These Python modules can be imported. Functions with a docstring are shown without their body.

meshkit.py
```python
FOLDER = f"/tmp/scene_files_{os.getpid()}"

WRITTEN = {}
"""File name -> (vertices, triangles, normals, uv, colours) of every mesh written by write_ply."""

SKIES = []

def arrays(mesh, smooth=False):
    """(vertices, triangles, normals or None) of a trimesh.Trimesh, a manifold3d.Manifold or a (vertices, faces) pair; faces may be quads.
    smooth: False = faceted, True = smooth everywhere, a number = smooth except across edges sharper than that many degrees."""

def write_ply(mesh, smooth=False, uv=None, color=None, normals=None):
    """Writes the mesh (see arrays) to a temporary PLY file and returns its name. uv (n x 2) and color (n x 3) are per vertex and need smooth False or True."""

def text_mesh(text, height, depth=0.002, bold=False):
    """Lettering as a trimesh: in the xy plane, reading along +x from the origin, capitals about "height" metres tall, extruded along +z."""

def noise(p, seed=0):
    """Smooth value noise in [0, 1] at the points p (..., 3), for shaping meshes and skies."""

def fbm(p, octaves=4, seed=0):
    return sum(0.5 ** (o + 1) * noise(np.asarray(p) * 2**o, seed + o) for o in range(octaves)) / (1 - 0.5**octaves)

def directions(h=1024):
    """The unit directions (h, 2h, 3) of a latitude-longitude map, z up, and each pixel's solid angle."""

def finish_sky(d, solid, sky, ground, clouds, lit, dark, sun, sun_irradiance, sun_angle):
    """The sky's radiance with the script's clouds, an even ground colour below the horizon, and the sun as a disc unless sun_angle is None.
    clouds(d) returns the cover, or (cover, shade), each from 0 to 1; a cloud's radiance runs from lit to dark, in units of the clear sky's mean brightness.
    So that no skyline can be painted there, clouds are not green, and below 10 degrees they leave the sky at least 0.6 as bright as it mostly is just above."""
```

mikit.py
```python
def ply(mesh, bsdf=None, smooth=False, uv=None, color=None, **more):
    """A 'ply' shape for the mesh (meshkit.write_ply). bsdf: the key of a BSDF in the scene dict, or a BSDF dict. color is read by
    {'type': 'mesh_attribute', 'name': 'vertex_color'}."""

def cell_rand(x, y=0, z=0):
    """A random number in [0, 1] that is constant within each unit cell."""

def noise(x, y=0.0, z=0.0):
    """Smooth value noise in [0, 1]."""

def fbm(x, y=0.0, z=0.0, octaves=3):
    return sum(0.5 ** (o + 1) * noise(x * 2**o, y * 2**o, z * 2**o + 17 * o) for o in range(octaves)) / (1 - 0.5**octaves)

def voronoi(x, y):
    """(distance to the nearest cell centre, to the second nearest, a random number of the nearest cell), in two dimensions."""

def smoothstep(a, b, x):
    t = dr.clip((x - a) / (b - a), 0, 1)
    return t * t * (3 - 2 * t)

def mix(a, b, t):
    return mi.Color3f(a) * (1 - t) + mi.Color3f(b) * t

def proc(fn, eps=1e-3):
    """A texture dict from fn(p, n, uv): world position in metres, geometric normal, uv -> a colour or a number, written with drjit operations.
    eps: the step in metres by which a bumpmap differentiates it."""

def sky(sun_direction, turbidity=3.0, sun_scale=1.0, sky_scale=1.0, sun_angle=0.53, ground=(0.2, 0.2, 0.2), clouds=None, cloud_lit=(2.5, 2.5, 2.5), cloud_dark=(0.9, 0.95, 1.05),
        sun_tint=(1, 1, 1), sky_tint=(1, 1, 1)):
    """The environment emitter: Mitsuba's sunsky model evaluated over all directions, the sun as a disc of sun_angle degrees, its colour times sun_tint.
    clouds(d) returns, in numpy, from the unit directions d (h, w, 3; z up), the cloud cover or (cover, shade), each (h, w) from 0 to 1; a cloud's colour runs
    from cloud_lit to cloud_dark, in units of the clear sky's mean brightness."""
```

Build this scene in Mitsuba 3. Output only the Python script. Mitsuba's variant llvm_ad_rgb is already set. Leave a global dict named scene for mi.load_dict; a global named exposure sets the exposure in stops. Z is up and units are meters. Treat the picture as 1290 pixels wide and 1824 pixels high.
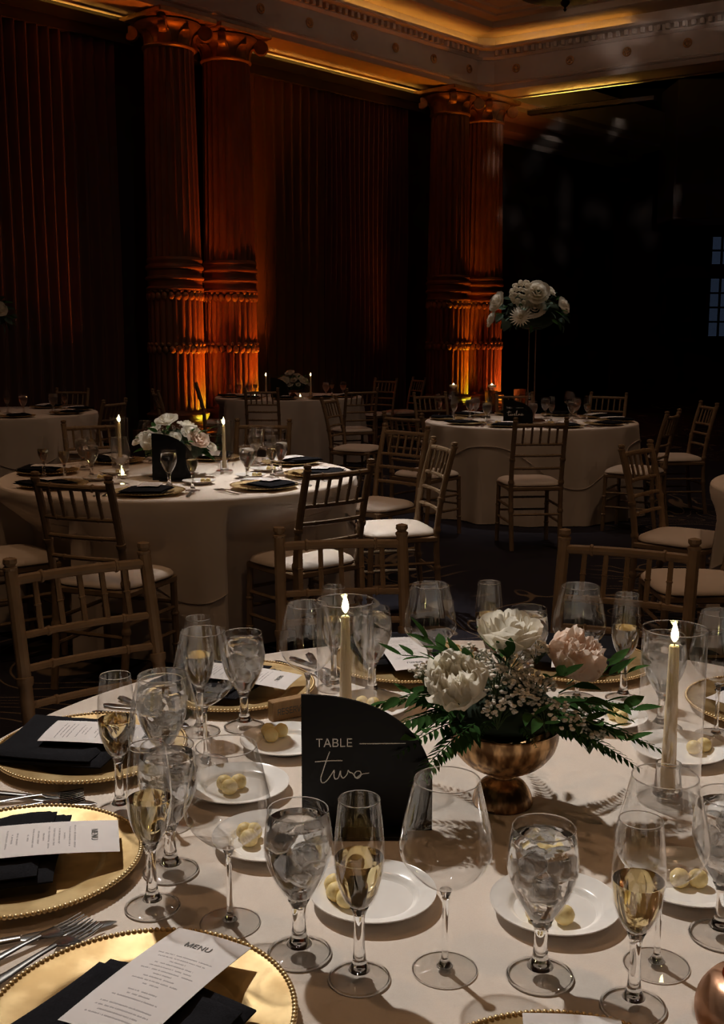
import math, numpy as np, trimesh, mitsuba as mi, mikit, meshkit
from mikit import proc, fbm, noise, smoothstep, mix, voronoi
T = mi.ScalarTransform4f
RNG = np.random.default_rng(7)
scene, labels = {}, {}
# ------------------------------------------------------------------ camera, lights, exposure
EYE, FPX, PITCH = 1.47, 1920.0, math.radians(9.2)
exposure = 0.0
scene['camera'] = {'type': 'perspective', 'fov': math.degrees(2 * math.atan(645 / FPX)), 'fov_axis': 'x', 'near_clip': 0.05, 'far_clip': 200.0,
                   'to_world': T().look_at(origin=[0, 0, EYE], target=[0, math.cos(PITCH), EYE - math.sin(PITCH)], up=[0, 0, 1])}
# ceiling pin spots: (lamp position, aim point, radiance, warm colour, full half angle, zero half angle, sampling weight)
PINS = [((-2.30, 5.0, 6.35), (0.20, 1.46, 0.76), 3250, (1.0, 0.95, 0.87), 0.065, 0.205, 12.0),
        ((-0.60, 7.6, 6.35), (-0.30, 5.50, 0.76), 3200, (1.0, 0.95, 0.87), 0.05, 0.22, 4.0),
        ((1.30, 10.6, 6.35), (1.15, 9.00, 0.76), 750, (1.0, 0.93, 0.84), 0.05, 0.22, 3.0)]
# dim house lights recessed in the ceiling: (position, radiance)
DIM = [((2.2, -0.8, 6.72), 330, 0.0), ((-1.5, 2.2, 6.72), 270, 0.0), ((2.7, 5.2, 6.72), 230, 0.4), ((-2.6, 6.2, 6.72), 190, 0.3), ((1.3, 8.8, 6.72), 190, 0.8), ((-0.6, 11.4, 6.72), 110, 1.0)]
UPLIGHT = [(1.0, 0.150, 0.010, 4700), (1.0, 0.150, 0.010, 4400), (1.0, 0.21, 0.007, 4600), (1.0, 0.17, 0.03, 1600)]
COVE = (1.0, 0.50, 0.09)
COVE_SOFFIT, COVE_CORNICE = 4.2, 1.6
GOBO = 1300000
FLAME = (38.0, 21.0, 7.0)

# ------------------------------------------------------------------ materials
def pr(**k):
    k.setdefault('specular', 0.4)
    return {'type': 'twosided', 'b': {'type': 'principled', **k}}
def rgb(*c): return {'type': 'rgb', 'value': list(c)}
M = scene
M['m_glass'] = {'type': 'thindielectric', 'int_ior': 1.68}
M['m_stem'] = {'type': 'dielectric', 'int_ior': 1.5, 'ext_ior': 1.0}
M['m_water'] = {'type': 'dielectric', 'int_ior': 1.33, 'ext_ior': 1.0}
M['m_ice'] = {'type': 'blendbsdf', 'weight': 0.36, 'a': {'type': 'dielectric', 'int_ior': 1.285, 'ext_ior': 1.33}, 'b': {'type': 'twosided', 'd': {'type': 'diffuse', 'reflectance': {'type': 'rgb', 'value': [0.94, 0.945, 0.95]}}}}
M['m_champagne'] = {'type': 'dielectric', 'int_ior': 1.34, 'ext_ior': 1.0, 'specular_transmittance': rgb(0.97, 0.90, 0.68)}
def cloth_fn(p, n, uv):
    w = fbm(p.x * 9, p.y * 9, p.z * 9, 3)
    t = noise(p.x * 900, p.y * 900, p.z * 900)
    return mix([0.66, 0.585, 0.515], [0.74, 0.665, 0.595], 0.6 * w + 0.4 * t)
M['m_cloth'] = pr(base_color=proc(cloth_fn), roughness=0.85, sheen=0.25, specular=0.15)
M['m_china'] = pr(base_color=rgb(0.80, 0.79, 0.77), roughness=0.16, specular=0.55)
M['m_butter'] = pr(base_color=proc(lambda p, n, uv: mix([0.80, 0.62, 0.25], [0.88, 0.74, 0.38], fbm(p.x * 120, p.y * 120, p.z * 120, 2))), roughness=0.5)
def gold_fn(p, n, uv):
    a = fbm(p.x * 26, p.y * 26, p.z * 26, 4)
    return mix([0.40, 0.265, 0.115], [0.58, 0.425, 0.215], smoothstep(0.3, 0.7, a))
M['m_gold'] = pr(base_color=proc(gold_fn), metallic=0.75, roughness=0.45)
M['m_gold_bead'] = pr(base_color=rgb(0.85, 0.64, 0.34), metallic=0.7, roughness=0.38)
def bronze_fn(p, n, uv):
    a = fbm(p.x * 75, p.y * 75, p.z * 9, 3); b = fbm(p.x * 160, p.y * 160, p.z * 70, 2)
    return mix([0.16, 0.085, 0.04], [0.70, 0.44, 0.22], smoothstep(0.36, 0.64, 0.7 * a + 0.3 * b))
M['m_bronze'] = pr(base_color=proc(bronze_fn), metallic=0.9, roughness=0.32)
M['m_copper'] = pr(base_color=rgb(0.72, 0.40, 0.25), metallic=0.85, roughness=0.36)
def napkin_fn(p, n, uv):
    return mix([0.008, 0.008, 0.010], [0.016, 0.016, 0.020], noise(p.x * 700, p.y * 700, p.z * 700))
M['m_napkin'] = pr(base_color=proc(napkin_fn), roughness=0.95, specular=0.08)
def menu_fn(p, n, uv):
    # rows of illegibly small grey print on the card: uv.y runs up the card, uv.x across it
    row = uv.y * 30.0; k = dr_floor(row); f = row - k
    r = mikit.cell_rand(k, 3, 1); half = 0.10 + 0.26 * r
    on = (f > 0.3) & (f < 0.62) & (abs_(uv.x - 0.5) < half) & (mikit.cell_rand(k, 7, 2) > 0.16) & (uv.y > 0.08) & (uv.y < 0.74)
    ink = noise(uv.x * 75, k * 5.0, 0.5)
    return mix([0.72, 0.69, 0.69], [0.34, 0.32, 0.33], dr_select(on & (ink > 0.34), 0.8, 0.0))
import drjit as dr
dr_floor, abs_, dr_select = dr.floor, dr.abs, (lambda c, a, b: dr.select(c, mi.Float(a), mi.Float(b)))
M['m_menu'] = pr(base_color=proc(menu_fn), roughness=0.8, specular=0.2)
M['m_card'] = pr(base_color=rgb(0.72, 0.69, 0.69), roughness=0.8, specular=0.2)
M['m_ink'] = pr(base_color=rgb(0.10, 0.10, 0.10), roughness=0.8)
M['m_black'] = pr(base_color=rgb(0.006, 0.006, 0.007), roughness=0.42, specular=0.2)
M['m_lettering'] = pr(base_color=rgb(0.92, 0.90, 0.88), roughness=0.5)
def wood_fn(p, n, uv):
    a = fbm(p.x * 60 + 8 * noise(p.x * 9, p.y * 9, p.z * 9), p.y * 60, p.z * 12, 3)
    return mix([0.20, 0.11, 0.045], [0.38, 0.23, 0.10], a)
M['m_wood_block'] = pr(base_color=proc(wood_fn), roughness=0.5)
def chair_fn(p, n, uv):
    a = fbm(p.x * 22, p.y * 22, p.z * 22, 3)
    return mix([0.23, 0.155, 0.092], [0.33, 0.235, 0.145], a)
M['m_chair'] = pr(base_color=proc(chair_fn), roughness=0.42, metallic=0.1, specular=0.5)
M['m_cushion'] = pr(base_color=rgb(0.74, 0.66, 0.59), roughness=0.5, specular=0.4)
M['m_steel'] = pr(base_color=rgb(0.72, 0.71, 0.70), metallic=1.0, roughness=0.16)
M['m_wax'] = pr(base_color=rgb(0.86, 0.70, 0.46), roughness=0.45)
M['m_wick'] = pr(base_color=rgb(0.02, 0.02, 0.02), roughness=0.9)
def petal_fn(p, n, uv):
    a = fbm(p.x * 60, p.y * 60, p.z * 60, 2)
    return mix([0.86, 0.82, 0.71], [0.93, 0.90, 0.83], a)
M['m_petal'] = {'type': 'principledthin', 'base_color': proc(petal_fn), 'roughness': 0.55, 'diff_trans': 1.15, 'spec_trans': 0.0}
def blush_fn(p, n, uv):
    a = fbm(p.x * 50, p.y * 50, p.z * 50, 2)
    return mix([0.88, 0.70, 0.58], [0.93, 0.84, 0.75], a)
M['m_petal_blush'] = {'type': 'principledthin', 'base_color': proc(blush_fn), 'roughness': 0.55, 'diff_trans': 1.15, 'spec_trans': 0.0}
def leaf_fn(p, n, uv):
    a = fbm(p.x * 40, p.y * 40, p.z * 40, 3)
    return mix([0.022, 0.060, 0.018], [0.055, 0.125, 0.035], a)
M['m_leaf'] = {'type': 'principledthin', 'base_color': proc(leaf_fn), 'roughness': 0.33, 'diff_trans': 0.35, 'spec_trans': 0.0}
M['m_eucalyptus'] = {'type': 'principledthin', 'base_color': rgb(0.10, 0.16, 0.13), 'roughness': 0.6, 'diff_trans': 0.35, 'spec_trans': 0.0}
M['m_stemgreen'] = pr(base_color=rgb(0.05, 0.09, 0.03), roughness=0.6)
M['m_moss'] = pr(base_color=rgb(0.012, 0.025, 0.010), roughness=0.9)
M['m_bud'] = pr(base_color=rgb(0.78, 0.74, 0.66), roughness=0.7)
def drape_fn(p, n, uv):
    a = fbm(p.x * 5, p.y * 5, p.z * 0.7, 3); t = noise(p.x * 260, p.y * 260, p.z * 30)
    return mix([0.15, 0.085, 0.075], [0.21, 0.125, 0.105], 0.7 * a + 0.3 * t)
M['m_drape'] = pr(base_color=proc(drape_fn), roughness=0.9, sheen=0.3, specular=0.1)
M['m_drape_tan'] = pr(base_color=proc(lambda p, n, uv: mix([0.17, 0.105, 0.05], [0.24, 0.15, 0.075], fbm(p.x * 5, p.y * 5, p.z * 0.7, 3))), roughness=0.9, sheen=0.3, specular=0.1)
def column_fn(p, n, uv):
    a = fbm(p.x * 7, p.y * 7, p.z * 2.2, 4)
    return mix([0.20, 0.085, 0.045], [0.34, 0.165, 0.085], a)
M['m_column'] = pr(base_color=proc(column_fn), roughness=0.36, specular=0.5)
M['m_gilt'] = pr(base_color=proc(lambda p, n, uv: mix([0.34, 0.17, 0.08], [0.62, 0.38, 0.18], fbm(p.x * 16, p.y * 16, p.z * 16, 3))), metallic=0.5, roughness=0.35)
def plaster_fn(p, n, uv):
    a = fbm(p.x * 1.6, p.y * 1.6, p.z * 1.6, 4); b = fbm(p.x * 20, p.y * 20, p.z * 20, 2)
    return mix([0.46, 0.38, 0.33], [0.60, 0.51, 0.45], 0.75 * a + 0.25 * b)
M['m_plaster'] = pr(base_color=proc(plaster_fn), roughness=0.75)
M['m_ceiling'] = pr(base_color=proc(lambda p, n, uv: mix([0.30, 0.21, 0.14], [0.40, 0.29, 0.20], fbm(p.x * 2, p.y * 2, p.z * 2, 3))), roughness=0.8)
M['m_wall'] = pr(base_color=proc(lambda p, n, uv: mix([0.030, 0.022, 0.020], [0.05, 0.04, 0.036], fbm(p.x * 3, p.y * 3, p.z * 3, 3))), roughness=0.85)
M['m_panel'] = pr(base_color=proc(lambda p, n, uv: mix([0.20, 0.17, 0.16], [0.26, 0.22, 0.21], fbm(p.x * 1.5, p.y * 1.5, p.z * 1.5, 3))), roughness=0.85)
def carpet_fn(p, n, uv):
    wx = p.x + 0.55 * (fbm(p.x * 1.3, p.y * 1.3, 0.0, 2) - 0.5) * 2; wy = p.y + 0.55 * (fbm(p.x * 1.3, p.y * 1.3, 9.0, 2) - 0.5) * 2
    f = fbm(wx * 1.1, wy * 1.1, 2.0, 3) * 13.0
    s = abs_(f - dr_floor(f) - 0.5)
    line = smoothstep(0.10, 0.03, s); keep = smoothstep(0.45, 0.6, noise(p.x * 0.9, p.y * 0.9, 4.0))
    base = mix([0.016, 0.017, 0.026], [0.030, 0.026, 0.032], noise(p.x * 500, p.y * 500, 0.0))
    return mix(base, [0.20, 0.15, 0.10], line * keep * 0.7)
M['m_carpet'] = pr(base_color=proc(carpet_fn), roughness=1.0, specular=0.05)
M['m_lamp_body'] = pr(base_color=rgb(0.02, 0.02, 0.02), roughness=0.5)
M['m_iron'] = pr(base_color=rgb(0.05, 0.035, 0.025), roughness=0.4, metallic=0.6)
M['m_rod'] = pr(base_color=rgb(0.45, 0.27, 0.20), roughness=0.3, metallic=0.9)

# ------------------------------------------------------------------ mesh helpers
def mesh(v, f): return trimesh.Trimesh(np.asarray(v, float), np.asarray(f, int), process=False)
def cat(*ms):
    ms = [m for m in (ms[0] if len(ms) == 1 and isinstance(ms[0], (list, tuple)) else ms)]
    vs, fs, o = [], [], 0
    for m in ms:
        vs.append(np.asarray(m.vertices)); fs.append(np.asarray(m.faces) + o); o += len(m.vertices)
    return mesh(np.vstack(vs), np.vstack(fs))
def mv(m, t=(0, 0, 0), rz=0.0, rx=0.0, ry=0.0, s=1.0):
    R = trimesh.transformations.euler_matrix(rx, ry, rz, 'sxyz')[:3, :3]
    return mesh((np.asarray(m.vertices) * s) @ R.T + np.asarray(t, float), m.faces)
def lathe(prof, n=32, closed=False):
    """profile [(r, z)] turned about z; ends at r = 0 are closed to a point. closed: a ring profile (torus like)."""
    prof = list(prof); v, rows = [], []
    a = np.linspace(0, 2 * np.pi, n, endpoint=False); ca, sa = np.cos(a), np.sin(a)
    for r, z in prof:
        if r < 1e-7: rows.append((len(v), 1)); v.append([0, 0, z])
        else:
            rows.append((len(v), n)); v += [[r * c, r * s, z] for c, s in zip(ca, sa)]
    f = []
    pairs = list(zip(rows[:-1], rows[1:])) + ([(rows[-1], rows[0])] if closed else [])
    for (i, k), (j, l) in pairs:
        for q in range(n):
            q2 = (q + 1) % n
            if k == 1 and l == 1: continue
            if k == 1: f.append([i, j + q2, j + q])
            elif l == 1: f.append([i + q, i + q2, j])
            else: f += [[i + q, i + q2, j + q2], [i + q, j + q2, j + q]]
    m = mesh(v, f)
    return m
def outward(m):
    if m.volume < 0: m = mesh(m.vertices, m.faces[:, ::-1])
    return m
def smooth_prof(pts, k=6):
    """Catmull-Rom through profile points."""
    p = np.asarray(pts, float); q = np.vstack([2 * p[0] - p[1], p, 2 * p[-1] - p[-2]]); out = []
    for i in range(1, len(q) - 2):
        for t in np.linspace(0, 1, k, endpoint=False):
            a, b, c, d = q[i - 1], q[i], q[i + 1], q[i + 2]
            out.append(0.5 * (2 * b + (c - a) * t + (2 * a - 5 * b + 4 * c - d) * t * t + (3 * b - a - 3 * c + d) * t ** 3))
    out.append(p[-1]); o = np.array(out); o[:, 0] = np.maximum(o[:, 0], 0) if o.shape[1] == 2 else o[:, 0]
    return o
def tube(pts, rad, n=8, caps=True):
    p = np.asarray(pts, float); k = len(p); rad = np.full(k, rad) if np.isscalar(rad) else np.asarray(rad, float)
    t = np.gradient(p, axis=0); t /= np.linalg.norm(t, axis=1, keepdims=True) + 1e-12
    u = np.cross(t[0], [0, 0, 1] if abs(t[0][2]) < 0.9 else [1, 0, 0]); u /= np.linalg.norm(u)
    v = []
    for i in range(k):
        u = u - t[i] * (u @ t[i]); u /= np.linalg.norm(u); w = np.cross(t[i], u)
        for a in np.arange(n) * 2 * np.pi / n: v.append(p[i] + rad[i] * (math.cos(a) * u + math.sin(a) * w))
    f = []
    for i in range(k - 1):
        for q in range(n):
            a, b = i * n + q, i * n + (q + 1) % n
            f += [[a, b, b + n], [a, b + n, a + n]]
    if caps:
        v += [p[0], p[-1]]; c0, c1 = len(v) - 2, len(v) - 1
        for q in range(n):
            f += [[c0, (q + 1) % n, q], [c1, (k - 1) * n + q, (k - 1) * n + (q + 1) % n]]
    return mesh(v, f)
def box(x0, x1, y0, y1, z0, z1, c=0.0):
    """box with chamfered edges of size c"""
    if c <= 0:
        m = trimesh.creation.box(extents=[x1 - x0, y1 - y0, z1 - z0]); m.apply_translation([(x0 + x1) / 2, (y0 + y1) / 2, (z0 + z1) / 2]); return mesh(m.vertices, m.faces)
    pts = []
    for sx in (0, 1):
        for sy in (0, 1):
            for sz in (0, 1):
                X, Y, Z = (x0, x1)[sx], (y0, y1)[sy], (z0, z1)[sz]; dx, dy, dz = (c, -c)[sx], (c, -c)[sy], (c, -c)[sz]
                pts += [[X, Y + dy, Z + dz], [X + dx, Y, Z + dz], [X + dx, Y + dy, Z]]
    h = trimesh.convex.convex_hull(np.array(pts)); return mesh(h.vertices, h.faces)
def prism(poly, z0, z1):
    from shapely.geometry import Polygon
    m = trimesh.creation.extrude_polygon(Polygon(poly), z1 - z0, engine='earcut'); m.apply_translation([0, 0, z0]); return mesh(m.vertices, m.faces)
def grid(P):
    """P (a, b, 3) -> mesh"""
    a, b = P.shape[:2]; i = np.arange(a * b).reshape(a, b)
    q = np.stack([i[:-1, :-1], i[1:, :-1], i[1:, 1:], i[:-1, 1:]], -1).reshape(-1, 4)
    return mesh(P.reshape(-1, 3), np.vstack([q[:, [0, 1, 2]], q[:, [0, 2, 3]]]))
ICO1, ICO2 = trimesh.creation.icosphere(1), trimesh.creation.icosphere(2)
def blob(c, r, n=ICO1): return mesh(n.vertices * np.asarray(r) + np.asarray(c), n.faces)
def ring(R, r, z, n=40, k=8):
    return outward(lathe([(R + r * math.cos(t), z + r * math.sin(t)) for t in np.arange(k) * 2 * np.pi / k], n, closed=True))

# ------------------------------------------------------------------ things, parts, labels
_count = {}
def numbered(name):
    k = _count.get(name, 0); _count[name] = k + 1
    return name if k == 0 else f'{name}_{k:03d}'
def pix(p):
    x, y, z = p[0], p[1], p[2] - EYE
    d = y * math.cos(PITCH) - z * math.sin(PITCH); u = z * math.cos(PITCH) + y * math.sin(PITCH)
    return (645 + FPX * x / d, 912 - FPX * u / d) if d > 0.05 else (1e6, 1e6)
def P(ms, bsdf, smooth=35, **k): return mikit.ply(ms, bsdf, smooth=smooth, **k)
class Proto:
    def __init__(s): s.parts = []; s.n = {}; s.extra = {}
    def add(s, name, ms, bsdf, smooth=35, kind=None, label=None, **k):
        d = ms if isinstance(ms, dict) else P(ms, bsdf, smooth, **k)
        c = s.n.get(name, 0); s.n[name] = c + 1
        name = name if c == 0 else f'{name}_{c:03d}'
        s.parts.append((name, d))
        if kind or label: s.extra[name] = {**({'kind': kind} if kind else {}), **({'label': label} if label else {})}
        return name
PENDING = {}
def spawn(name, proto, tw, label, category, group=None, kind=None, where=None, at=None):
    """one copy of a thing under its own key; where: the label is completed with its place among its fellows there, by ordinal"""
    key = numbered(name)
    for part, d in proto.parts:
        k = key if part == '' else f'{key}__{part}'
        scene[k] = {**d, 'to_world': tw} if tw is not None else dict(d)
        if part in proto.extra: labels[k] = dict(proto.extra[part])
    labels.setdefault(key, {}).update({'label': label, 'category': category})
    if group: labels[key]['group'] = group
    if kind: labels[key]['kind'] = kind
    if where: PENDING.setdefault((label, where), []).append((pix(at)[0], key))
    return key
def solo(name, ms, bsdf, label, category=None, kind=None, smooth=35, **k):
    key = numbered(name); scene[key] = P(ms, bsdf, smooth, **k)
    labels[key] = {'label': label}
    if category: labels[key]['category'] = category
    if kind: labels[key]['kind'] = kind
    return key
ORD = ['first', 'second', 'third', 'fourth', 'fifth', 'sixth', 'seventh', 'eighth', 'ninth', 'tenth', 'eleventh', 'twelfth']
ORD += [f'{i}th' for i in range(13, 60)]
def finish_labels():
    for (label, where), rows in PENDING.items():
        rows.sort()
        for i, (_, key) in enumerate(rows):
            if len(rows) == 1: labels[key]['label'] = f'{label} on {where}'
            else: labels[key]['label'] = f'{label}, {ORD[i]} from the left on {where}'
def at_(x, y, z, rz=0.0, rx=0.0): return T().translate([x, y, z]).rotate([0, 0, 1], math.degrees(rz)).rotate([1, 0, 0], math.degrees(rx))
def seen(p, m=70):
    u, v = pix(p); return -m < u < 1290 + m and -m < v < 1824 + m

# ================================================================== the room
A0, A1 = np.array([-2.77, 14.67]), np.array([2.01, 19.71])
B0, B1 = np.array([2.30, 19.71]), np.array([5.59, 17.56])
dL = (A1 - A0) / np.linalg.norm(A1 - A0); dR = (B1 - B0) / np.linalg.norm(B1 - B0)
PATH = [A0 - 9 * dL, A1, B0, B0 + 13 * dR]
def offset_path(d):
    """the fascia line moved by d towards the room"""
    ns, ls = [], []
    for a, b in zip(PATH[:-1], PATH[1:]):
        t = (b - a) / np.linalg.norm(b - a); ns.append(np.array([t[1], -t[0]])); ls.append(t)
    out = [PATH[0] + d * ns[0]]
    for i in (1, 2):
        n = ns[i - 1] + ns[i]; n /= (n @ ns[i]) ; out.append(PATH[i] + d * n)
    out.append(PATH[3] + d * ns[2]); return np.array(out)
def run(profile):
    """a moulding: profile [(d, z)] swept along the fascia line"""
    Pn = np.array([[[*q, z] for q in offset_path(d)] for d, z in profile])
    return grid(Pn)
solo('floor', box(-14, 16, -4, 34, -0.1, 0.0), 'm_carpet', 'dark navy patterned carpet with tan swirls', kind='structure', smooth=False)
SOFF = -0.78
solo('trim_1', run([(SOFF, 5.70), (-0.70, 5.70), (-0.70, 5.725), (-0.08, 5.725), (-0.08, 5.70), (0, 5.70), (0.0, 5.78), (0.018, 5.785), (0.03, 5.80), (0.03, 5.82), (0.012, 5.835), (0, 5.84), (0, 6.21),
                    (0.02, 6.215), (0.05, 6.25), (0.05, 6.265), (0.02, 6.265), (0.02, 6.36), (0.15, 6.37), (0.16, 6.38), (0.16, 6.42), (0.13, 6.42), (0.13, 6.385), (0.0, 6.385), (0.0, 6.58)]),
     'm_plaster', 'plaster entablature beam with moulded fascia under the ceiling', kind='structure', smooth=25)
solo('trim_2', run([(0.0, 6.580), (0.10, 6.585), (0.44, 6.585), (0.47, 6.590), (0.5, 6.605), (0.5, 6.700), (0.52, 6.710), (0.66, 6.715), (0.68, 6.730), (0.68, 6.760), (0.84, 6.765), (0.86, 6.800), (1.15, 6.805), (1.16, 6.860),
                    (1.28, 6.865), (1.30, 6.900), (1.62, 6.905), (1.62, 6.990)]), 'm_ceiling', 'stepped gilded ceiling coffer mouldings', kind='structure', smooth=25)
o = offset_path(1.62)
solo('ceiling', prism([o[0], o[1], o[2], o[3], (14, -4), (-14, -4)][::-1], 6.990, 7.11), 'm_ceiling', 'dark recessed ceiling panel above the tables', kind='structure', smooth=False)
# dentils and rosettes, each its own part of the beam
den = P(box(-0.032, 0.032, -0.075, 0.0, 0.0, 0.085, 0.006), 'm_plaster', False)
ros = P(cat(lathe([(0.0, 0.02), (0.03, 0.02), (0.035, 0.005)], 14), ring(0.062, 0.013, 0.008, 18, 6),
            *[mv(blob((0, 0, 0), (0.02, 0.012, 0.01)), (0.044 * math.cos(a), 0.044 * math.sin(a), 0.01), a) for a in np.arange(6) * math.pi / 3]), 'm_gilt', True)
def wall_T(a, d, s, z, out=0.0):
    ang = math.atan2(d[1], d[0]); n = np.array([d[1], -d[0]]); q = a + d * s + n * out
    return T().translate([q[0], q[1], z]).rotate([0, 0, 1], math.degrees(ang))
LL = np.linalg.norm(A1 - PATH[0]); kd = kr = 0
def part_no(base, i): return base if i == 0 else f'{base}_{i:03d}'
i = 0
for s in np.arange(LL - 7.0, LL - 0.03, 0.135):
    scene['trim_1__' + part_no('dentil', i)] = {**den, 'to_world': wall_T(PATH[0], dL, s, 6.27, 0.02)}; i += 1
for s in np.arange(0.08, 6.2, 0.135):
    scene['trim_1__' + part_no('dentil', i)] = {**den, 'to_world': wall_T(B0, dR, s, 6.27, 0.02)}; i += 1
i = 0
for s in np.arange(LL - 8.2, LL - 0.1, 0.95):
    scene['trim_1__' + part_no('rosette', i)] = {**ros, 'to_world': wall_T(PATH[0], dL, s + 0.35, 6.03, 0.002).rotate([1, 0, 0], 90)}; i += 1
for s in np.arange(0.42, 5.5, 0.98):
    scene['trim_1__' + part_no('rosette', i)] = {**ros, 'to_world': wall_T(B0, dR, s, 6.03, 0.002).rotate([1, 0, 0], 90)}; i += 1
# walls
nL = np.array([dL[1], -dL[0]]); nR = np.array([dR[1], -dR[0]])
def wall_box(a, b, back, thick, z0, z1):
    d = (b - a) / np.linalg.norm(b - a); n = np.array([d[1], -d[0]])
    q = [a - n * back, b - n * back, b - n * (back + thick), a - n * (back + thick)]
    return prism(q, z0, z1)
LEXT = A1 + 12 * dL
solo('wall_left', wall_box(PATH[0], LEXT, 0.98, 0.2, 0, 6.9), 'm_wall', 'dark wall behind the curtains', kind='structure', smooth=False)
solo('trim_3', wall_box(PATH[0], A1 - 0.1 * dL, 0.72, 0.28, 5.36, 5.56), 'm_wall', 'dark pelmet ledge above the curtains', kind='structure', smooth=False)
def run2(a, b, prof):
    d = (b - a) / np.linalg.norm(b - a); n = np.array([d[1], -d[0]])
    return grid(np.array([[[*(q + n * dd), z] for q in (a, b)] for dd, z in prof]))
solo('trim_6', wall_box(PATH[0], A1 - 0.1 * dL, 0.70, 0.03, 5.50, 5.635), 'm_wall', 'dark lip of the pelmet ledge', kind='structure', smooth=False)
solo('trim_4', run2(A1 + 0.55 * dL, LEXT, [(-0.95, 5.2), (-0.9, 5.3), (-0.6, 5.35), (-0.55, 5.5), (-0.2, 5.62), (-0.2, 5.7), (0, 5.72), (0, 6.3)]), 'm_plaster', 'cornice of the darker hall running on past the corner column', kind='structure', smooth=25)
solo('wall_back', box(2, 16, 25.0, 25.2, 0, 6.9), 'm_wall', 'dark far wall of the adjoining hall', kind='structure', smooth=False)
solo('wall_back_panel', box(6.6, 13.0, 23.6, 24.9, 3.95, 6.8, 0.03), 'm_panel', 'dim balcony front high on the far wall', kind='structure', smooth=False)
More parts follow.
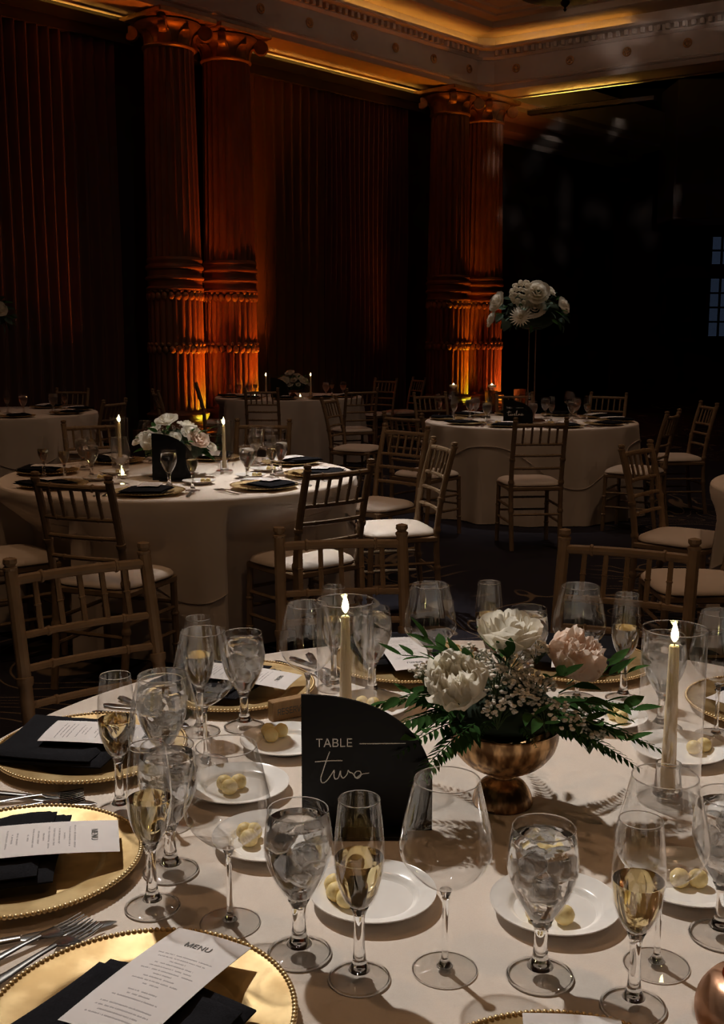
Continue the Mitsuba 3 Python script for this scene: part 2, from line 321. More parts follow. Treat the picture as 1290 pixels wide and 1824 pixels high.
# window on the far right
WX0, WX1, WZ0, WZ1, WY = 6.9, 9.0, 1.50, 3.70, 24.93
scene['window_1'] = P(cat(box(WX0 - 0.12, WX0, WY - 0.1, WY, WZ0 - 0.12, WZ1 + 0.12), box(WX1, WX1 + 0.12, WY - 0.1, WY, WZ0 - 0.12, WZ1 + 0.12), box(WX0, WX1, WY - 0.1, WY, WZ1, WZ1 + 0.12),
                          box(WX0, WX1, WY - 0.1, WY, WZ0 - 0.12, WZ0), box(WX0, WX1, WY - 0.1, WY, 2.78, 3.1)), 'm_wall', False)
labels['window_1'] = {'label': 'dark framed window with bluish night panes on the far right wall', 'kind': 'structure'}
xs = np.linspace(WX0, WX1, 8); zs1 = np.linspace(WZ0, 2.78, 5); zs2 = np.linspace(3.1, WZ1, 3); i = 0
for zz in (zs1, zs2):
    for a, b in zip(zz[:-1], zz[1:]):
        for c, d in zip(xs[:-1], xs[1:]):
            scene['window_1__' + part_no('pane', i)] = P(box(c + 0.02, d - 0.02, WY - 0.05, WY - 0.04, a + 0.02, b - 0.02), 'm_glass', False); i += 1
i = 0
for x in xs[1:-1]:
    scene['window_1__' + part_no('muntin', i)] = P(box(x - 0.02, x + 0.02, WY - 0.08, WY - 0.02, WZ0, WZ1), 'm_wall', False); i += 1
for z in list(zs1[1:-1]) + list(zs2[1:-1]):
    scene['window_1__' + part_no('muntin', i)] = P(box(WX0, WX1, WY - 0.085, WY - 0.025, z - 0.02, z + 0.02), 'm_wall', False); i += 1
scene['window_1__night_glow'] = {'type': 'rectangle', 'to_world': T().translate([8.45, WY - 0.005, 2.6]).rotate([1, 0, 0], 90).scale([0.55, 1.1, 1]), 'emitter': {'type': 'area', 'radiance': rgb(0.011, 0.016, 0.028), 'sampling_weight': 0.05}}

# curtains
def curtain(s0, s1, z0, z1, mat, amp, per, label, seed, back=0.80):
    L = s1 - s0; n = int(L / per * 10); s = np.linspace(s0, s1, n); zz = np.linspace(z0, z1, 14)
    S, Z = np.meshgrid(s, zz, indexing='ij')
    ph = 2 * np.pi * S / per + 1.2 * np.sin(S * 2.3 + seed)
    w = amp * np.sin(ph) * (1 + 0.25 * np.sin(S * 3.1 + Z * 0.5 + seed)) + 0.012 * np.sin(Z * 1.4 + S * 4)
    q = PATH[0][None, None] + S[..., None] * dL - (back - w)[..., None] * nL
    f = grid(np.concatenate([q, Z[..., None]], -1))
    q2 = q - 0.008 * nL
    b = grid(np.concatenate([q2, Z[..., None]], -1)); b = mesh(b.vertices, b.faces[:, ::-1])
    return solo('curtain', cat(f, b), mat, label, 'curtain', smooth=True)
SC = lambda x: 9 + x   # distance along the wall from A0
curtain(SC(-5.6), SC(0.02), 0.02, 5.36, 'm_drape', 0.05, 0.17, 'brown pleated floor length curtain at the left edge, left of the columns', 1)
curtain(SC(2.25), SC(3.95), 0.02, 5.36, 'm_drape_tan', 0.035, 0.19, 'tan brown pleated curtain just right of the left column pair', 2)
curtain(SC(3.97), SC(6.05), 0.02, 5.36, 'm_drape', 0.04, 0.11, 'dark brown finely pleated curtain left of the corner column pair', 3)

# columns: fluted shaft, banded lower third, composite capital
def column_proto():
    pr_ = Proto(); n = 192; nf = 24
    a = np.arange(n) * 2 * np.pi / n
    fl = np.abs(np.sin(a * nf / 2)) ** 0.7
    def shaft(z0, z1, r0, r1, depth, k=12, cab=False):
        rows = []
        for z, r in zip(np.linspace(z0, z1, k), np.linspace(r0, r1, k)):
            rr = r - depth * (1 - fl) if cab else r - depth * fl
            rows.append(np.stack([rr * np.cos(a), rr * np.sin(a), np.full(n, z)], -1))
        Pm = np.array(rows); Pm = np.concatenate([Pm, Pm[:, :1]], 1); return grid(Pm)
    pr_.add('shaft', cat(shaft(2.56, 5.30, 0.375, 0.335, 0.024)), 'm_column', 40)
    pr_.add('lower_shaft', cat(shaft(0.46, 1.27, 0.392, 0.389, 0.030, 6, True), shaft(1.36, 2.02, 0.386, 0.382, 0.030, 6, True)), 'm_column', 40)
    pr_.add('band', lathe(smooth_prof([(0.37, 2.10), (0.40, 2.12), (0.40, 2.15), (0.38, 2.17), (0.38, 2.24), (0.405, 2.26), (0.405, 2.29), (0.38, 2.31), (0.38, 2.38), (0.40, 2.40), (0.40, 2.44), (0.375, 2.47), (0.39, 2.52), (0.37, 2.56)], 4), 48), 'm_column')
    def tips(z, r):
        return cat([mv(blob((0, 0, 0), (0.034, 0.045, 0.06)), ((r) * math.cos(t), r * math.sin(t), z), t) for t in np.arange(nf) * 2 * np.pi / nf] +
                   [mv(blob((0, 0, 0), (0.022, 0.03, 0.03)), ((r + 0.005) * math.cos(t), (r + 0.005) * math.sin(t), z + 0.075), t) for t in (np.arange(nf) + .5) * 2 * np.pi / nf])
    pr_.add('leaf_ring', tips(2.03, 0.372), 'm_gilt'); pr_.add('leaf_ring', tips(1.30, 0.380), 'm_gilt')
    pr_.add('base', lathe(smooth_prof([(0.455, 0.16), (0.465, 0.20), (0.455, 0.25), (0.43, 0.27), (0.41, 0.31), (0.43, 0.35), (0.44, 0.38), (0.44, 0.41), (0.40, 0.43), (0.39, 0.47)], 4), 48), 'm_column')
    pr_.add('plinth', box(-0.47, 0.47, -0.47, 0.47, 0, 0.17, 0.01), 'm_column', False)
    # capital
    pr_.add('capital', cat(lathe(smooth_prof([(0.33, 5.27), (0.36, 5.29), (0.36, 5.31), (0.335, 5.33), (0.34, 5.42), (0.37, 5.50), (0.43, 5.56), (0.45, 5.60)], 4), 40), box(-0.47, 0.47, -0.47, 0.47, 5.62, 5.70, 0.015)), 'm_gilt')
    for q in range(8):
        t = q * math.pi / 4 + math.pi / 8 * 0
        leaf = []
        for v in np.linspace(0, 1, 7):
            w = 0.10 * (1 - 0.75 * v ** 2) * (1 if v < 0.99 else 0.3); out = 0.345 + 0.03 * v + 0.10 * v ** 4; zz = 5.31 + 0.24 * v - 0.07 * v ** 6
            leaf.append([[out - 0.02 * abs(u), w * u, zz] for u in np.linspace(-1, 1, 5)])
        g = grid(np.array(leaf)); g2 = mesh(g.vertices - [0.02, 0, 0], g.faces[:, ::-1])
        pr_.add('acanthus_leaf', mv(cat(g, g2), rz=t), 'm_gilt', True)
    for q in range(4):
        t = q * math.pi / 2 + math.pi / 4; ph = np.linspace(0, 3.6 * math.pi, 40); rr = 0.115 * np.exp(-0.16 * ph)
        c = np.array([0.50, 0, 5.50]); pts = np.stack([c[0] + rr * np.cos(ph + math.pi / 2), 0 * ph, c[2] + rr * np.sin(ph + math.pi / 2)], -1)
        sc = cat(tube(pts, np.linspace(0.034, 0.014, 40), 6), mv(lathe([(0, -0.05), (0.095, -0.05), (0.105, 0), (0.095, 0.05), (0, 0.05)], 16), (0.50, 0, 5.50), rx=math.pi / 2), tube([[0.30, 0, 5.60], [0.42, 0, 5.615], [0.5, 0, 5.612]], 0.035, 6))
        pr_.add('volute', mv(sc, rz=t), 'm_gilt')
    return pr_
colp = column_proto()
COLS = []
for s, lab in ((0.61, 'red brown fluted column nearest the left curtain, its base lit orange'), (1.604, 'red brown fluted column, right one of the left pair, lit orange below'),
               (6.65, 'fluted column of the corner pair with the brightest amber base'), (7.65, 'fluted corner column behind the tall white flowers')):
    c = A0 + dL * s - nL * 0.36; COLS.append(c)
    spawn('column', colp, T().translate([c[0], c[1], 0]).rotate([0, 0, 1], math.degrees(math.atan2(dL[1], dL[0]))), lab, 'column', kind='structure')
# orange up lights standing at the column bases, narrow beams tilted to the shaft
for i, ((dx, dy), c, (r, g, b, k)) in enumerate(zip(((0.73, -0.23), (0.73, -0.23), (0.74, -0.27), (0.66, -0.38)), COLS, UPLIGHT)):
    p = Proto(); H = 0.15
    p.add('housing', lathe([(0.0, -0.01), (0.088, -0.01), (0.088, H), (0.080, H), (0.080, 0.0)], 24), 'm_lamp_body')
    q = np.array([c[0] + dx, c[1] + dy]); tw = T().translate([q[0], q[1], 0.06]).rotate([-dy / math.hypot(dx, dy), dx / math.hypot(dx, dy), 0], -31.0)
    p.add('foot', box(-0.09, 0.09, -0.09, 0.09, -0.058, -0.03, 0.004), 'm_lamp_body', False); p.add('yoke', tube([[0, 0, -0.05], [0, 0, 0.0]], 0.02, 8), 'm_lamp_body')
    key = spawn('uplight', p, tw, 'small black up light at the foot of the ' + ('first', 'second', 'third', 'corner')[i] + ' column from the left', 'lamp', group='up lights at the column bases')
    az = np.radians(np.linspace(-30, 112, 15)); flag = np.array([[[q[0] + 0.15 * math.cos(t), q[1] + 0.15 * math.sin(t), z] for z in (0.0, 0.52)] for t in az])
    scene[key + '__barn_door'] = P(cat(grid(flag), mesh(grid(flag).vertices + [0.0, 0.0, 0.0005], grid(flag).faces[:, ::-1])), 'm_lamp_body', True)
    scene[key + '__lens'] = {'type': 'disk', 'to_world': tw.translate([0, 0, 0.01]).scale([0.055, 0.055, 1]), 'bsdf': {'type': 'ref', 'id': 'm_lamp_body'}, 'emitter': {'type': 'area', 'radiance': rgb(r * k, g * k, b * k), 'sampling_weight': 1.5}}
# cove strips hidden on the ledges
def strip(a, b, back, z, rad, label, w=0.5):
    d = (b - a) / np.linalg.norm(b - a); n = np.array([d[1], -d[0]]); q = [a - n * back, b - n * back, b - n * (back + 0.04), a - n * (back + 0.04)]
    key = numbered('cove_light')
    v = [[*x, z] for x in q]
    scene[key] = {**P(mesh(v, [[0, 1, 2], [0, 2, 3]]), None, False), 'bsdf': {'type': 'ref', 'id': 'm_lamp_body'}, 'emitter': {'type': 'area', 'radiance': rgb(*[rad * c for c in COVE]), 'sampling_weight': w}}
    m = scene[key]
    labels[key] = {'label': label, 'category': 'lamp', 'group': 'amber cove strips'}
    return key, v
def up_strip(*a, **k):
    key, v = strip(*a, **k)
    nz = np.cross(np.subtract(v[1], v[0]), np.subtract(v[2], v[0]))[2]
    if nz < 0:
        e = scene[key]; scene[key] = {**P(mesh(v, [[0, 2, 1], [0, 3, 2]]), None, False), 'bsdf': e['bsdf'], 'emitter': e['emitter']}
up_strip(A0 + 1.9 * dL, A1 - 0.3 * dL, 0.86, 5.575, 9 * COVE_SOFFIT, 'amber cove strip on the ledge above the curtains')
up_strip(A0 - 4.2 * dL, A0 + 0.2 * dL, 0.86, 5.575, 6 * COVE_SOFFIT, 'amber cove strip on the ledge above the left edge curtain')
up_strip(B0 + 0.35 * dR, B0 + 2.2 * dR, 0.80, 5.50, 16 * COVE_SOFFIT, 'amber cove strip under the beam beside the corner column')
up_strip(A1 - 4.8 * dL, A1 - 0.1 * dL, -0.10, 6.395, 5 * COVE_CORNICE, 'amber cove strip on the cornice ledge over the left beam')
up_strip(B0 + 0.05 * dR, B0 + 2.4 * dR, -0.10, 6.395, 5 * COVE_CORNICE, 'amber cove strip on the cornice ledge')
solo('trim_5', wall_box(B0 + 0.3 * dR, B0 + 2.6 * dR, 0.74, 0.14, 5.40, 5.47), 'm_wall', 'dark ledge under the beam beside the corner column', kind='structure', smooth=False)

# ceiling lamps
def pin(pos, aim, L, col, full, zero, w):
    pos, aim = np.array(pos, float), np.array(aim, float); d = aim - pos; d /= np.linalg.norm(d)
    re = 0.10; h = 2 * re / (zero - full); rt = re + full * h
    tw = T().look_at(origin=pos.tolist(), target=aim.tolist(), up=[0.1, 0.9, 0.3])
    p = Proto()
    p.add('snoot', cat(lathe([(0.0, -0.10), (rt + 0.03, -0.10), (rt + 0.03, h), (rt, h), (rt, 0.0), (0, -0.004)], 40)), 'm_lamp_body')
    key = spawn('spotlight', p, tw, 'black pin spot with a long snoot aimed at the ' + ('front', 'left', 'far right')[[q[0] == tuple(pos) for q in PINS].index(True)] + ' table', 'lamp', group='ceiling pin spots')
    scene[key + '__lens'] = {'type': 'disk', 'to_world': tw.scale([re, re, 1]), 'bsdf': {'type': 'ref', 'id': 'm_lamp_body'}, 'emitter': {'type': 'area', 'radiance': rgb(*[L * c for c in col]), 'sampling_weight': w}}
    top = pos - d * 0.1
    scene[key + '__bracket'] = P(tube([top, [top[0], top[1], 6.93]], 0.02, 8), 'm_lamp_body')
for a in PINS: pin(*a)
for pos, L, neutral in DIM:
    key = numbered('downlight')
    scene[key] = P(mv(lathe([(0.14, 0.215), (0.14, 0.03), (0.17, 0.0), (0.11, 0.0), (0.11, 0.10)], 24), (pos[0], pos[1], pos[2])), 'm_lamp_body')
    scene[key + '__lens'] = {'type': 'disk', 'to_world': T().translate([pos[0], pos[1], pos[2] + 0.09]).rotate([1, 0, 0], 180).scale([0.11, 0.11, 1]), 'bsdf': {'type': 'ref', 'id': 'm_lamp_body'},
                             'emitter': {'type': 'area', 'radiance': rgb(L * 1.0, L * (0.57 + 0.13 * neutral), L * (0.29 + 0.23 * neutral)), 'sampling_weight': 2.0}}
    labels[key] = {'label': ORD[len([k for k in labels if k.startswith('downlight')])] + ' dim recessed ceiling down light back from the camera', 'category': 'lamp', 'group': 'dim house lights'}
# a patterned spot out of frame at the right: a lamp behind a pierced plate, throwing pale mottling on the beam and the hall beyond it
def gobo(pos, aim, L):
    from shapely.geometry import Point
    from shapely import affinity, union_all
    r = np.random.default_rng(21); tw = T().look_at(origin=list(pos), target=list(aim), up=[0, 0, 1]); plate = Point(0, 0).buffer(0.09, 12)
    holes = [affinity.rotate(affinity.scale(Point(x, y).buffer(1, 6), r.uniform(0.0022, 0.006), r.uniform(0.002, 0.0045)), r.uniform(0, 180)) for x, y in r.uniform(-0.058, 0.058, (46, 2))]
    plate = plate.difference(union_all(holes)); p = Proto()
    ms = [trimesh.creation.extrude_polygon(g, 0.001, engine='earcut') for g in getattr(plate, 'geoms', [plate]) if g.area > 1e-7]
    p.add('pierced_plate', mv(cat([mesh(m.vertices, m.faces) for m in ms]), (0, 0, 0.30)), 'm_lamp_body', False)
    p.add('housing', lathe([(0.0, -0.06), (0.095, -0.06), (0.095, 0.31), (0.089, 0.31), (0.089, -0.05), (0.0, -0.05)], 24), 'm_lamp_body')
    key = spawn('pattern_spot', p, tw, 'black pattern spot on the ceiling right of the frame', 'lamp')
    scene[key + '__lens'] = {'type': 'disk', 'to_world': tw.scale([0.0035, 0.0035, 1]), 'bsdf': {'type': 'ref', 'id': 'm_lamp_body'}, 'emitter': {'type': 'area', 'radiance': rgb(L, L * 0.86, L * 0.78), 'sampling_weight': 0.8}}
    scene[key + '__bracket'] = P(tube([[pos[0], pos[1], pos[2] + 0.09], [pos[0], pos[1], 6.93]], 0.02, 8), 'm_lamp_body')
gobo((7.4, 9.2, 5.3), (5.3, 17.7, 5.75), GOBO)
# chandelier finial and sprinkler at the top of the frame
chp = Proto()
chp.add('finial', lathe(smooth_prof([(0.0, -0.16), (0.022, -0.13), (0.012, -0.10), (0.05, -0.07), (0.06, -0.03), (0.03, 0.0)], 4), 20), 'm_iron')
chp.add('bowl', lathe(smooth_prof([(0.03, 0.0), (0.30, 0.025), (0.62, 0.09), (0.70, 0.14), (0.66, 0.16), (0.0, 0.16)], 4), 40), 'm_iron')
scene['m_lampglass'] = pr(base_color=rgb(0.8, 0.8, 0.8))
chp.parts.append(('bulb', {**P(mv(ICO1, (0, 0, 0.26), s=0.07), 'm_lampglass', True), 'emitter': {'type': 'area', 'radiance': rgb(130.0, 88.0, 62.0), 'sampling_weight': 1.0}}))
chp.add('chain', tube([[0, 0, 0.15], [0, 0, 0.95]], 0.02, 8), 'm_iron')
spawn('chandelier', chp, T().translate([2.75, 15.5, 5.98]), 'dark bronze bowl chandelier with finial at the top of the frame', 'chandelier')
solo('sprinkler', mv(cat(lathe([(0, -0.07), (0.03, -0.065), (0.012, -0.05), (0.012, 0.0), (0.04, 0.0), (0.04, 0.03), (0, 0.03)], 12)), (2.75, 17.3, 6.83)), 'm_iron', 'small dark sprinkler head on the ceiling moulding', 'sprinkler')

# ================================================================== table linen
TABLES = {'front': (0.217, 1.573, 0.92), 'left': (-0.95, 5.60, 0.915), 'far': (1.45, 9.28, 0.90), 'rear': (-0.89, 13.2, 0.90), 'side': (-3.45, 10.3, 0.90), 'edge': (2.62, 5.05, 0.92)}
ZT = 0.76
def from_back(bx, by, face): f = math.radians(face); return bx + 0.26 * math.cos(f), by + 0.26 * math.sin(f), face
CH = [  # back top centre, facing, label
    (-0.72, 2.70, 306, 'gold chiavari chair pulled up to the left far side of the front table'),
    (-0.06, 3.06, 277, 'gold chiavari chair at the front table, straight behind the left candle'),
    (0.735, 2.93, 245, 'gold chiavari chair at the front table, behind the right candle'),
    (-1.16, 4.28, 68, 'gold chiavari chair at the near left side of the left table'),
    (-0.10, 4.69, 130, 'gold chiavari chair at the near right side of the left table'),
    (0.43, 5.74, 194, 'gold chiavari chair seen side on, its bright seat right of the left table'),
    (0.27, 6.72, 226, 'gold chiavari chair turned away at the right rear of the left table'),
    (-0.66, 7.20, 262, 'gold chiavari chair at the rear of the left table, behind the right candle there'),
    (-1.80, 7.15, 300, 'dim gold chiavari chair at the rear of the left table, behind its left candle'),
    (-1.86, 4.75, 40, 'gold chiavari chair cut by the left edge, only its seat showing'),
    (0.30, 7.85, 48, 'gold chiavari chair at the left near side of the far table'),
    (1.22, 7.35, 96, 'gold chiavari chair centred in front of the far table under the sign'),
    (2.33, 8.10, 150, 'gold chiavari chair with its back turned at the right near side of the far table'),
    (2.93, 9.15, 184, 'gold chiavari chair side on at the right end of the far table'),
    (-0.30, 10.0, 340, 'dark gold chiavari chair left of the far table, its seat pulled out'),
    (1.53, 10.85, 268, 'gold chiavari chair behind the far table, left of the tall stand'),
    (2.45, 10.75, 240, 'gold chiavari chair behind the far table at its right rear'),
    (0.68, 10.80, 295, 'dark gold chiavari chair behind the far table at its left rear'),
    (-1.09, 11.75, 85, 'dark gold chiavari chair in front of the rear table sign'),
    (0.00, 11.7, 112, 'dark gold chiavari chair at the right near side of the rear table'),
    (0.32, 14.6, 232, 'pale gold chiavari chair standing beyond the rear table at right'),
    (0.78, 14.9, 205, 'narrow side on gold chiavari chair beyond the rear table, rightmost there'),
    (-1.98, 13.0, 10, 'gold chiavari chair left of the rear table before the lit column'),
    (-2.15, 11.3, 20, 'tilted side on chiavari chair behind the white roses of the left table'),
    (-3.13, 11.7, 262, 'pale gold chiavari chair behind the table at the far left edge'),
    (-2.20, 9.6, 160, 'dark chiavari chair at the right of the far left edge table'),
    (1.43, 5.58, 322, 'gold chiavari chair turned to the right edge table, back towards the far table'),
    (1.66, 4.40, 180, 'chiavari chair at the right edge with only its ivory seat in the frame'),
]
def chair_limits(name, th):
    """how far out the hanging cloth may reach at each angle, where chair seats push it in"""
    cx, cy, R = TABLES[name]; lim = np.full(len(th), 9.0); rs = np.linspace(0.4, 1.25, 120)
    for bx, by, f, _ in CH:
        x, y, f = from_back(bx, by, f); a = math.radians(f - 90)
        if math.hypot(x - cx, y - cy) > 1.7: continue
        gx = cx + rs[None] * np.cos(th)[:, None] - x; gy = cy + rs[None] * np.sin(th)[:, None] - y
        lx, ly = gx * math.cos(a) + gy * math.sin(a), -gx * math.sin(a) + gy * math.cos(a)
        inside = (np.abs(lx) < 0.245) & (np.abs(ly - 0.0) < 0.255)
        lim = np.minimum(lim, np.where(inside.any(1), rs[inside.argmax(1)], 9.0))
    k = 3; return np.min([np.roll(lim, q) for q in range(-k, k + 1)], 0)
def tablecloth(name, label, folds, overlay=None, seed=0, nth=300):
    cx, cy, R = TABLES[name]; rng = np.random.default_rng(seed)
    th = np.linspace(0, 2 * np.pi, nth + 1)
    wav = sum(a * np.cos(k * th + p) for k, a, p in [(folds, 1.0, rng.uniform(0, 6)), (folds + 3, 0.6, rng.uniform(0, 6)), (folds * 2 - 1, 0.35, rng.uniform(0, 6)), (3, 0.3, rng.uniform(0, 6))]) / 2.0
    lim = chair_limits(name, th); rows = []
    for r in (0.0, 0.3, 0.6, 0.8, 0.9, 0.97): rows.append((R * r + 1e-4, 0.0, 0.0))
    for a in np.linspace(0, math.pi / 2, 6)[1:]: rows.append((R - 0.018 + 0.018 * math.sin(a), 0.018 * (1 - math.cos(a)), 0.0))
    for d in np.linspace(0.04, ZT - 0.006, 22): rows.append((R + 0.015 * d, d, (d / ZT) ** 0.8))
    def make(rows, zoff, roff, hem=None):
        out = []
        for r, d, w in rows:
            dd = np.full(nth + 1, d); 
            if hem is not None: dd = np.minimum(d, hem)
            ww = (dd / ZT) ** 0.8 if w > 0 else np.zeros(nth + 1)
            rr = r + roff * (1 if r > 0.5 * R else 0) + ww * 0.055 * wav + 0.05 * ww
            b = np.clip((dd - 0.06) / 0.16, 0, 1); rr = np.minimum(rr, rr * (1 - b) + np.minimum(rr, lim + roff) * b)
            out.append(np.stack([cx + rr * np.cos(th), cy + rr * np.sin(th), ZT + zoff - dd], -1))
        return grid(np.array(out)[::-1])
    p = Proto()
    p.add('', make(rows, 0, 0), 'm_cloth', True)
    if overlay is not None:
        hem = 0.13 + 0.33 * np.abs(np.cos(2 * (th - overlay))) ** 2.2 + 0.012 * np.cos(9 * th)
        p.add('overlay', make([q for q in rows if q[0] > 0.85 * R], 0.0025, 0.007, hem), 'm_cloth', True, label='square cloth draped over the round one, its corners hanging')
    spawn('tablecloth', p, None, label, 'tablecloth')
tablecloth('front', 'ivory floor length tablecloth on the front table with the sign table two', 14, None, 1, 400)
tablecloth('left', 'ivory tablecloth on the round table at the left behind the front table', 15, math.radians(283), 2)
tablecloth('far', 'pale tablecloth on the far right round table under the tall white flowers', 15, math.radians(285), 3)
tablecloth('rear', 'pale tablecloth on the rear round table before the lit column bases', 16, None, 4)
tablecloth('side', 'dim pale tablecloth on the round table at the far left edge', 15, math.radians(300), 5)
tablecloth('edge', 'ivory tablecloth hanging at the right edge behind the front table', 13, math.radians(170), 6)

# ================================================================== chairs
def chair_proto():
    p = Proto(); W = 0.178
    def bam(pts, r, rings=(), n=8):
        """turned rod with bamboo rings at the given fractions"""
        q = np.asarray(pts, float); L = np.concatenate([[0], np.cumsum(np.linalg.norm(np.diff(q, axis=0), axis=1))]); L /= L[-1]
        ts = sorted(set(np.linspace(0, 1, max(6, 2 * len(q))).tolist() + [t + e for t in rings for e in (-0.018, -0.008, 0.0, 0.008, 0.018)]))
        ts = [t for t in ts if 0 <= t <= 1]
        pp = np.stack([np.interp(ts, L, q[:, k]) for k in range(3)], -1)
        rr = np.array([r * (1.28 if any(abs(t - g) < 0.0085 for g in rings) else 1.0) for t in ts]); return tube(pp, rr, n)
    def post(s):
        q = [[s * 0.172, -0.215, 0.0], [s * 0.175, -0.185, 0.22], [s * 0.177, -0.175, 0.44], [s * W, -0.195, 0.62], [s * W, -0.235, 0.80], [s * W, -0.265, 0.905]]
        f = lathe([(0.0155, 0.0), (0.019, 0.004), (0.019, 0.010), (0.012, 0.014), (0.018, 0.022), (0.017, 0.032), (0.0, 0.037)], 10)
        return cat(bam(smooth_prof(q, 3), 0.0165, (0.3, 0.52, 0.70), 10), mv(f, (s * W, -0.266, 0.900)))
    d0 = p.add
    for s in (-1, 1): d0('back_post', post(s), 'm_chair')
    for s in (-1, 1): d0('front_leg', bam([[s * 0.185, 0.19, 0.0], [s * 0.182, 0.185, 0.2], [s * 0.18, 0.18, 0.435]], 0.0155, (0.3, 0.62)), 'm_chair')
    def bow(z, y, dip=0.022, r=0.0115, n=7):
        return bam([[x, y - dip * (1 - (x / W) ** 2), z] for x in np.linspace(-W, W, n)], r, (0.22, 0.78))
    d0('top_rail', bow(0.878, -0.257, 0.02, 0.0135), 'm_chair')
    for z, y in ((0.745, -0.222), (0.665, -0.204), (0.575, -0.188)): d0('back_rail', bow(z, y, 0.018, 0.010), 'm_chair')
    for x in (-0.119, -0.0595, 0.0, 0.0595, 0.119):
        k = 1 - (x / W) ** 2
        d0('spindle', bam([[x, -0.222 - 0.018 * k, 0.745], [x, -0.257 - 0.02 * k, 0.878]], 0.0078, (0.5,), 6), 'm_chair')
    d0('seat_frame', cat(box(-0.185, 0.185, 0.165, 0.195, 0.415, 0.445, 0.006), box(-0.185, 0.185, -0.19, -0.16, 0.415, 0.445, 0.006), box(-0.197, -0.167, -0.18, 0.19, 0.415, 0.445, 0.006), box(0.167, 0.197, -0.18, 0.19, 0.415, 0.445, 0.006), box(-0.17, 0.17, -0.17, 0.17, 0.425, 0.44)), 'm_chair', False)
    for s in (-1, 1):
        for z in (0.30, 0.19): d0('side_stretcher', bam([[s * 0.183, 0.187, z], [s * 0.175, -0.185, z]], 0.009, (0.5,), 6), 'm_chair')
    for z in (0.32, 0.23): d0('front_stretcher', bam([[-0.183, 0.186, z], [0.183, 0.186, z]], 0.009, (0.5,), 6), 'm_chair')
    d0('rear_stretcher', bam([[-0.174, -0.188, 0.25], [0.174, -0.188, 0.25]], 0.009, (0.5,), 6), 'm_chair')
    # cushion: rounded square with a crowned top
    n = 40; rows = []
    for r, z in [(0.0, 0.495), (0.35, 0.494), (0.65, 0.490), (0.85, 0.482), (0.95, 0.472), (1.0, 0.459), (1.0, 0.452), (0.96, 0.446), (0.0, 0.446)]:
        t = np.linspace(0, 2 * np.pi, n + 1); e = 4.5
        k = (np.abs(np.cos(t)) ** e + np.abs(np.sin(t)) ** e) ** (-1 / e)
        x, y = 0.203 * r * k * np.cos(t), 0.198 * r * k * np.sin(t) + 0.008
        x = x * (1 + 0.06 * (y / 0.2)); rows.append(np.stack([x, y, np.full(n + 1, z)], -1))
    d0('cushion', grid(np.array(rows)), 'm_cushion', 50, label='ivory padded seat cushion')
    return p
CHAIR = chair_proto()
def chair(x, y, face, label, group=None):
    """seat centre, and the direction in degrees that the sitter would face"""
    spawn('chiavari_chair', CHAIR, T().translate([x, y, 0]).rotate([0, 0, 1], face - 90), label, 'chair', group)
for bx, by, f, lab in CH: chair(*from_back(bx, by, f), lab)

# ================================================================== tableware
def glass_protos(n):
    g = {}
    # wine glass with a wide low bowl
    p = Proto()
    p.add('foot', lathe([(0.0, 0.0005), (0.0355, 0.0005), (0.0368, 0.0012), (0.0362, 0.002), (0.02, 0.0034), (0.0085, 0.0062), (0.0, 0.0066)], n), 'm_glass')
    p.add('foot_edge', ring(0.0366, 0.0009, 0.0013, n, 8), 'm_stem', True)
    p.add('stem', outward(lathe([(0, 0.0058)] + list(map(tuple, smooth_prof([(0.0098, 0.006), (0.0050, 0.013), (0.0036, 0.026), (0.0034, 0.07), (0.0042, 0.088), (0.0072, 0.0985)], 4))) + [(0, 0.0985)], max(12, n // 3))), 'm_stem')
    wb = smooth_prof([(0.0, 0.0992), (0.009, 0.1005), (0.030, 0.113), (0.0465, 0.131), (0.0528, 0.149), (0.0495, 0.172), (0.0430, 0.201), (0.0362, 0.229)], 5)
    p.add('bowl', lathe(wb, n), 'm_glass', True); p.add('rim', ring(0.0362, 0.0007, 0.229, n, 6), 'm_stem', True)
    g['wine_glass'] = p
    # champagne flute
    p = Proto()
    p.add('foot', lathe([(0.0, 0.0005), (0.0325, 0.0005), (0.0342, 0.0015), (0.0335, 0.0032), (0.02, 0.0065), (0.011, 0.0120), (0.0, 0.0125)], n), 'm_glass')
    p.add('foot_edge', ring(0.0338, 0.0015, 0.0021, n, 8), 'm_stem', True)
    p.add('stem', outward(lathe([(0, 0.0122)] + list(map(tuple, smooth_prof([(0.0125, 0.0125), (0.0082, 0.022), (0.0064, 0.04), (0.0060, 0.062), (0.0066, 0.078), (0.0105, 0.088)], 4))) + [(0, 0.0895)], max(12, n // 3))), 'm_stem')
    fb = smooth_prof([(0.0, 0.0885), (0.0115, 0.091), (0.0195, 0.103), (0.0255, 0.122), (0.0280, 0.145), (0.0272, 0.170), (0.0248, 0.195), (0.0226, 0.214)], 5)
    p.add('bowl', lathe(fb, n), 'm_glass', True); p.add('rim', ring(0.0226, 0.0007, 0.214, n, 6), 'm_stem', True)
    lvl = 0.147; lq = [q for q in fb if q[1] < lvl]
    p.add('champagne', outward(lathe([(max(r - 0.0012, 0), z + 0.0012) for r, z in lq] + [(0.0266, lvl), (0.0, lvl)], n)), 'm_champagne', 30, label='pale gold sparkling wine')
    g['champagne_flute'] = p
    return g
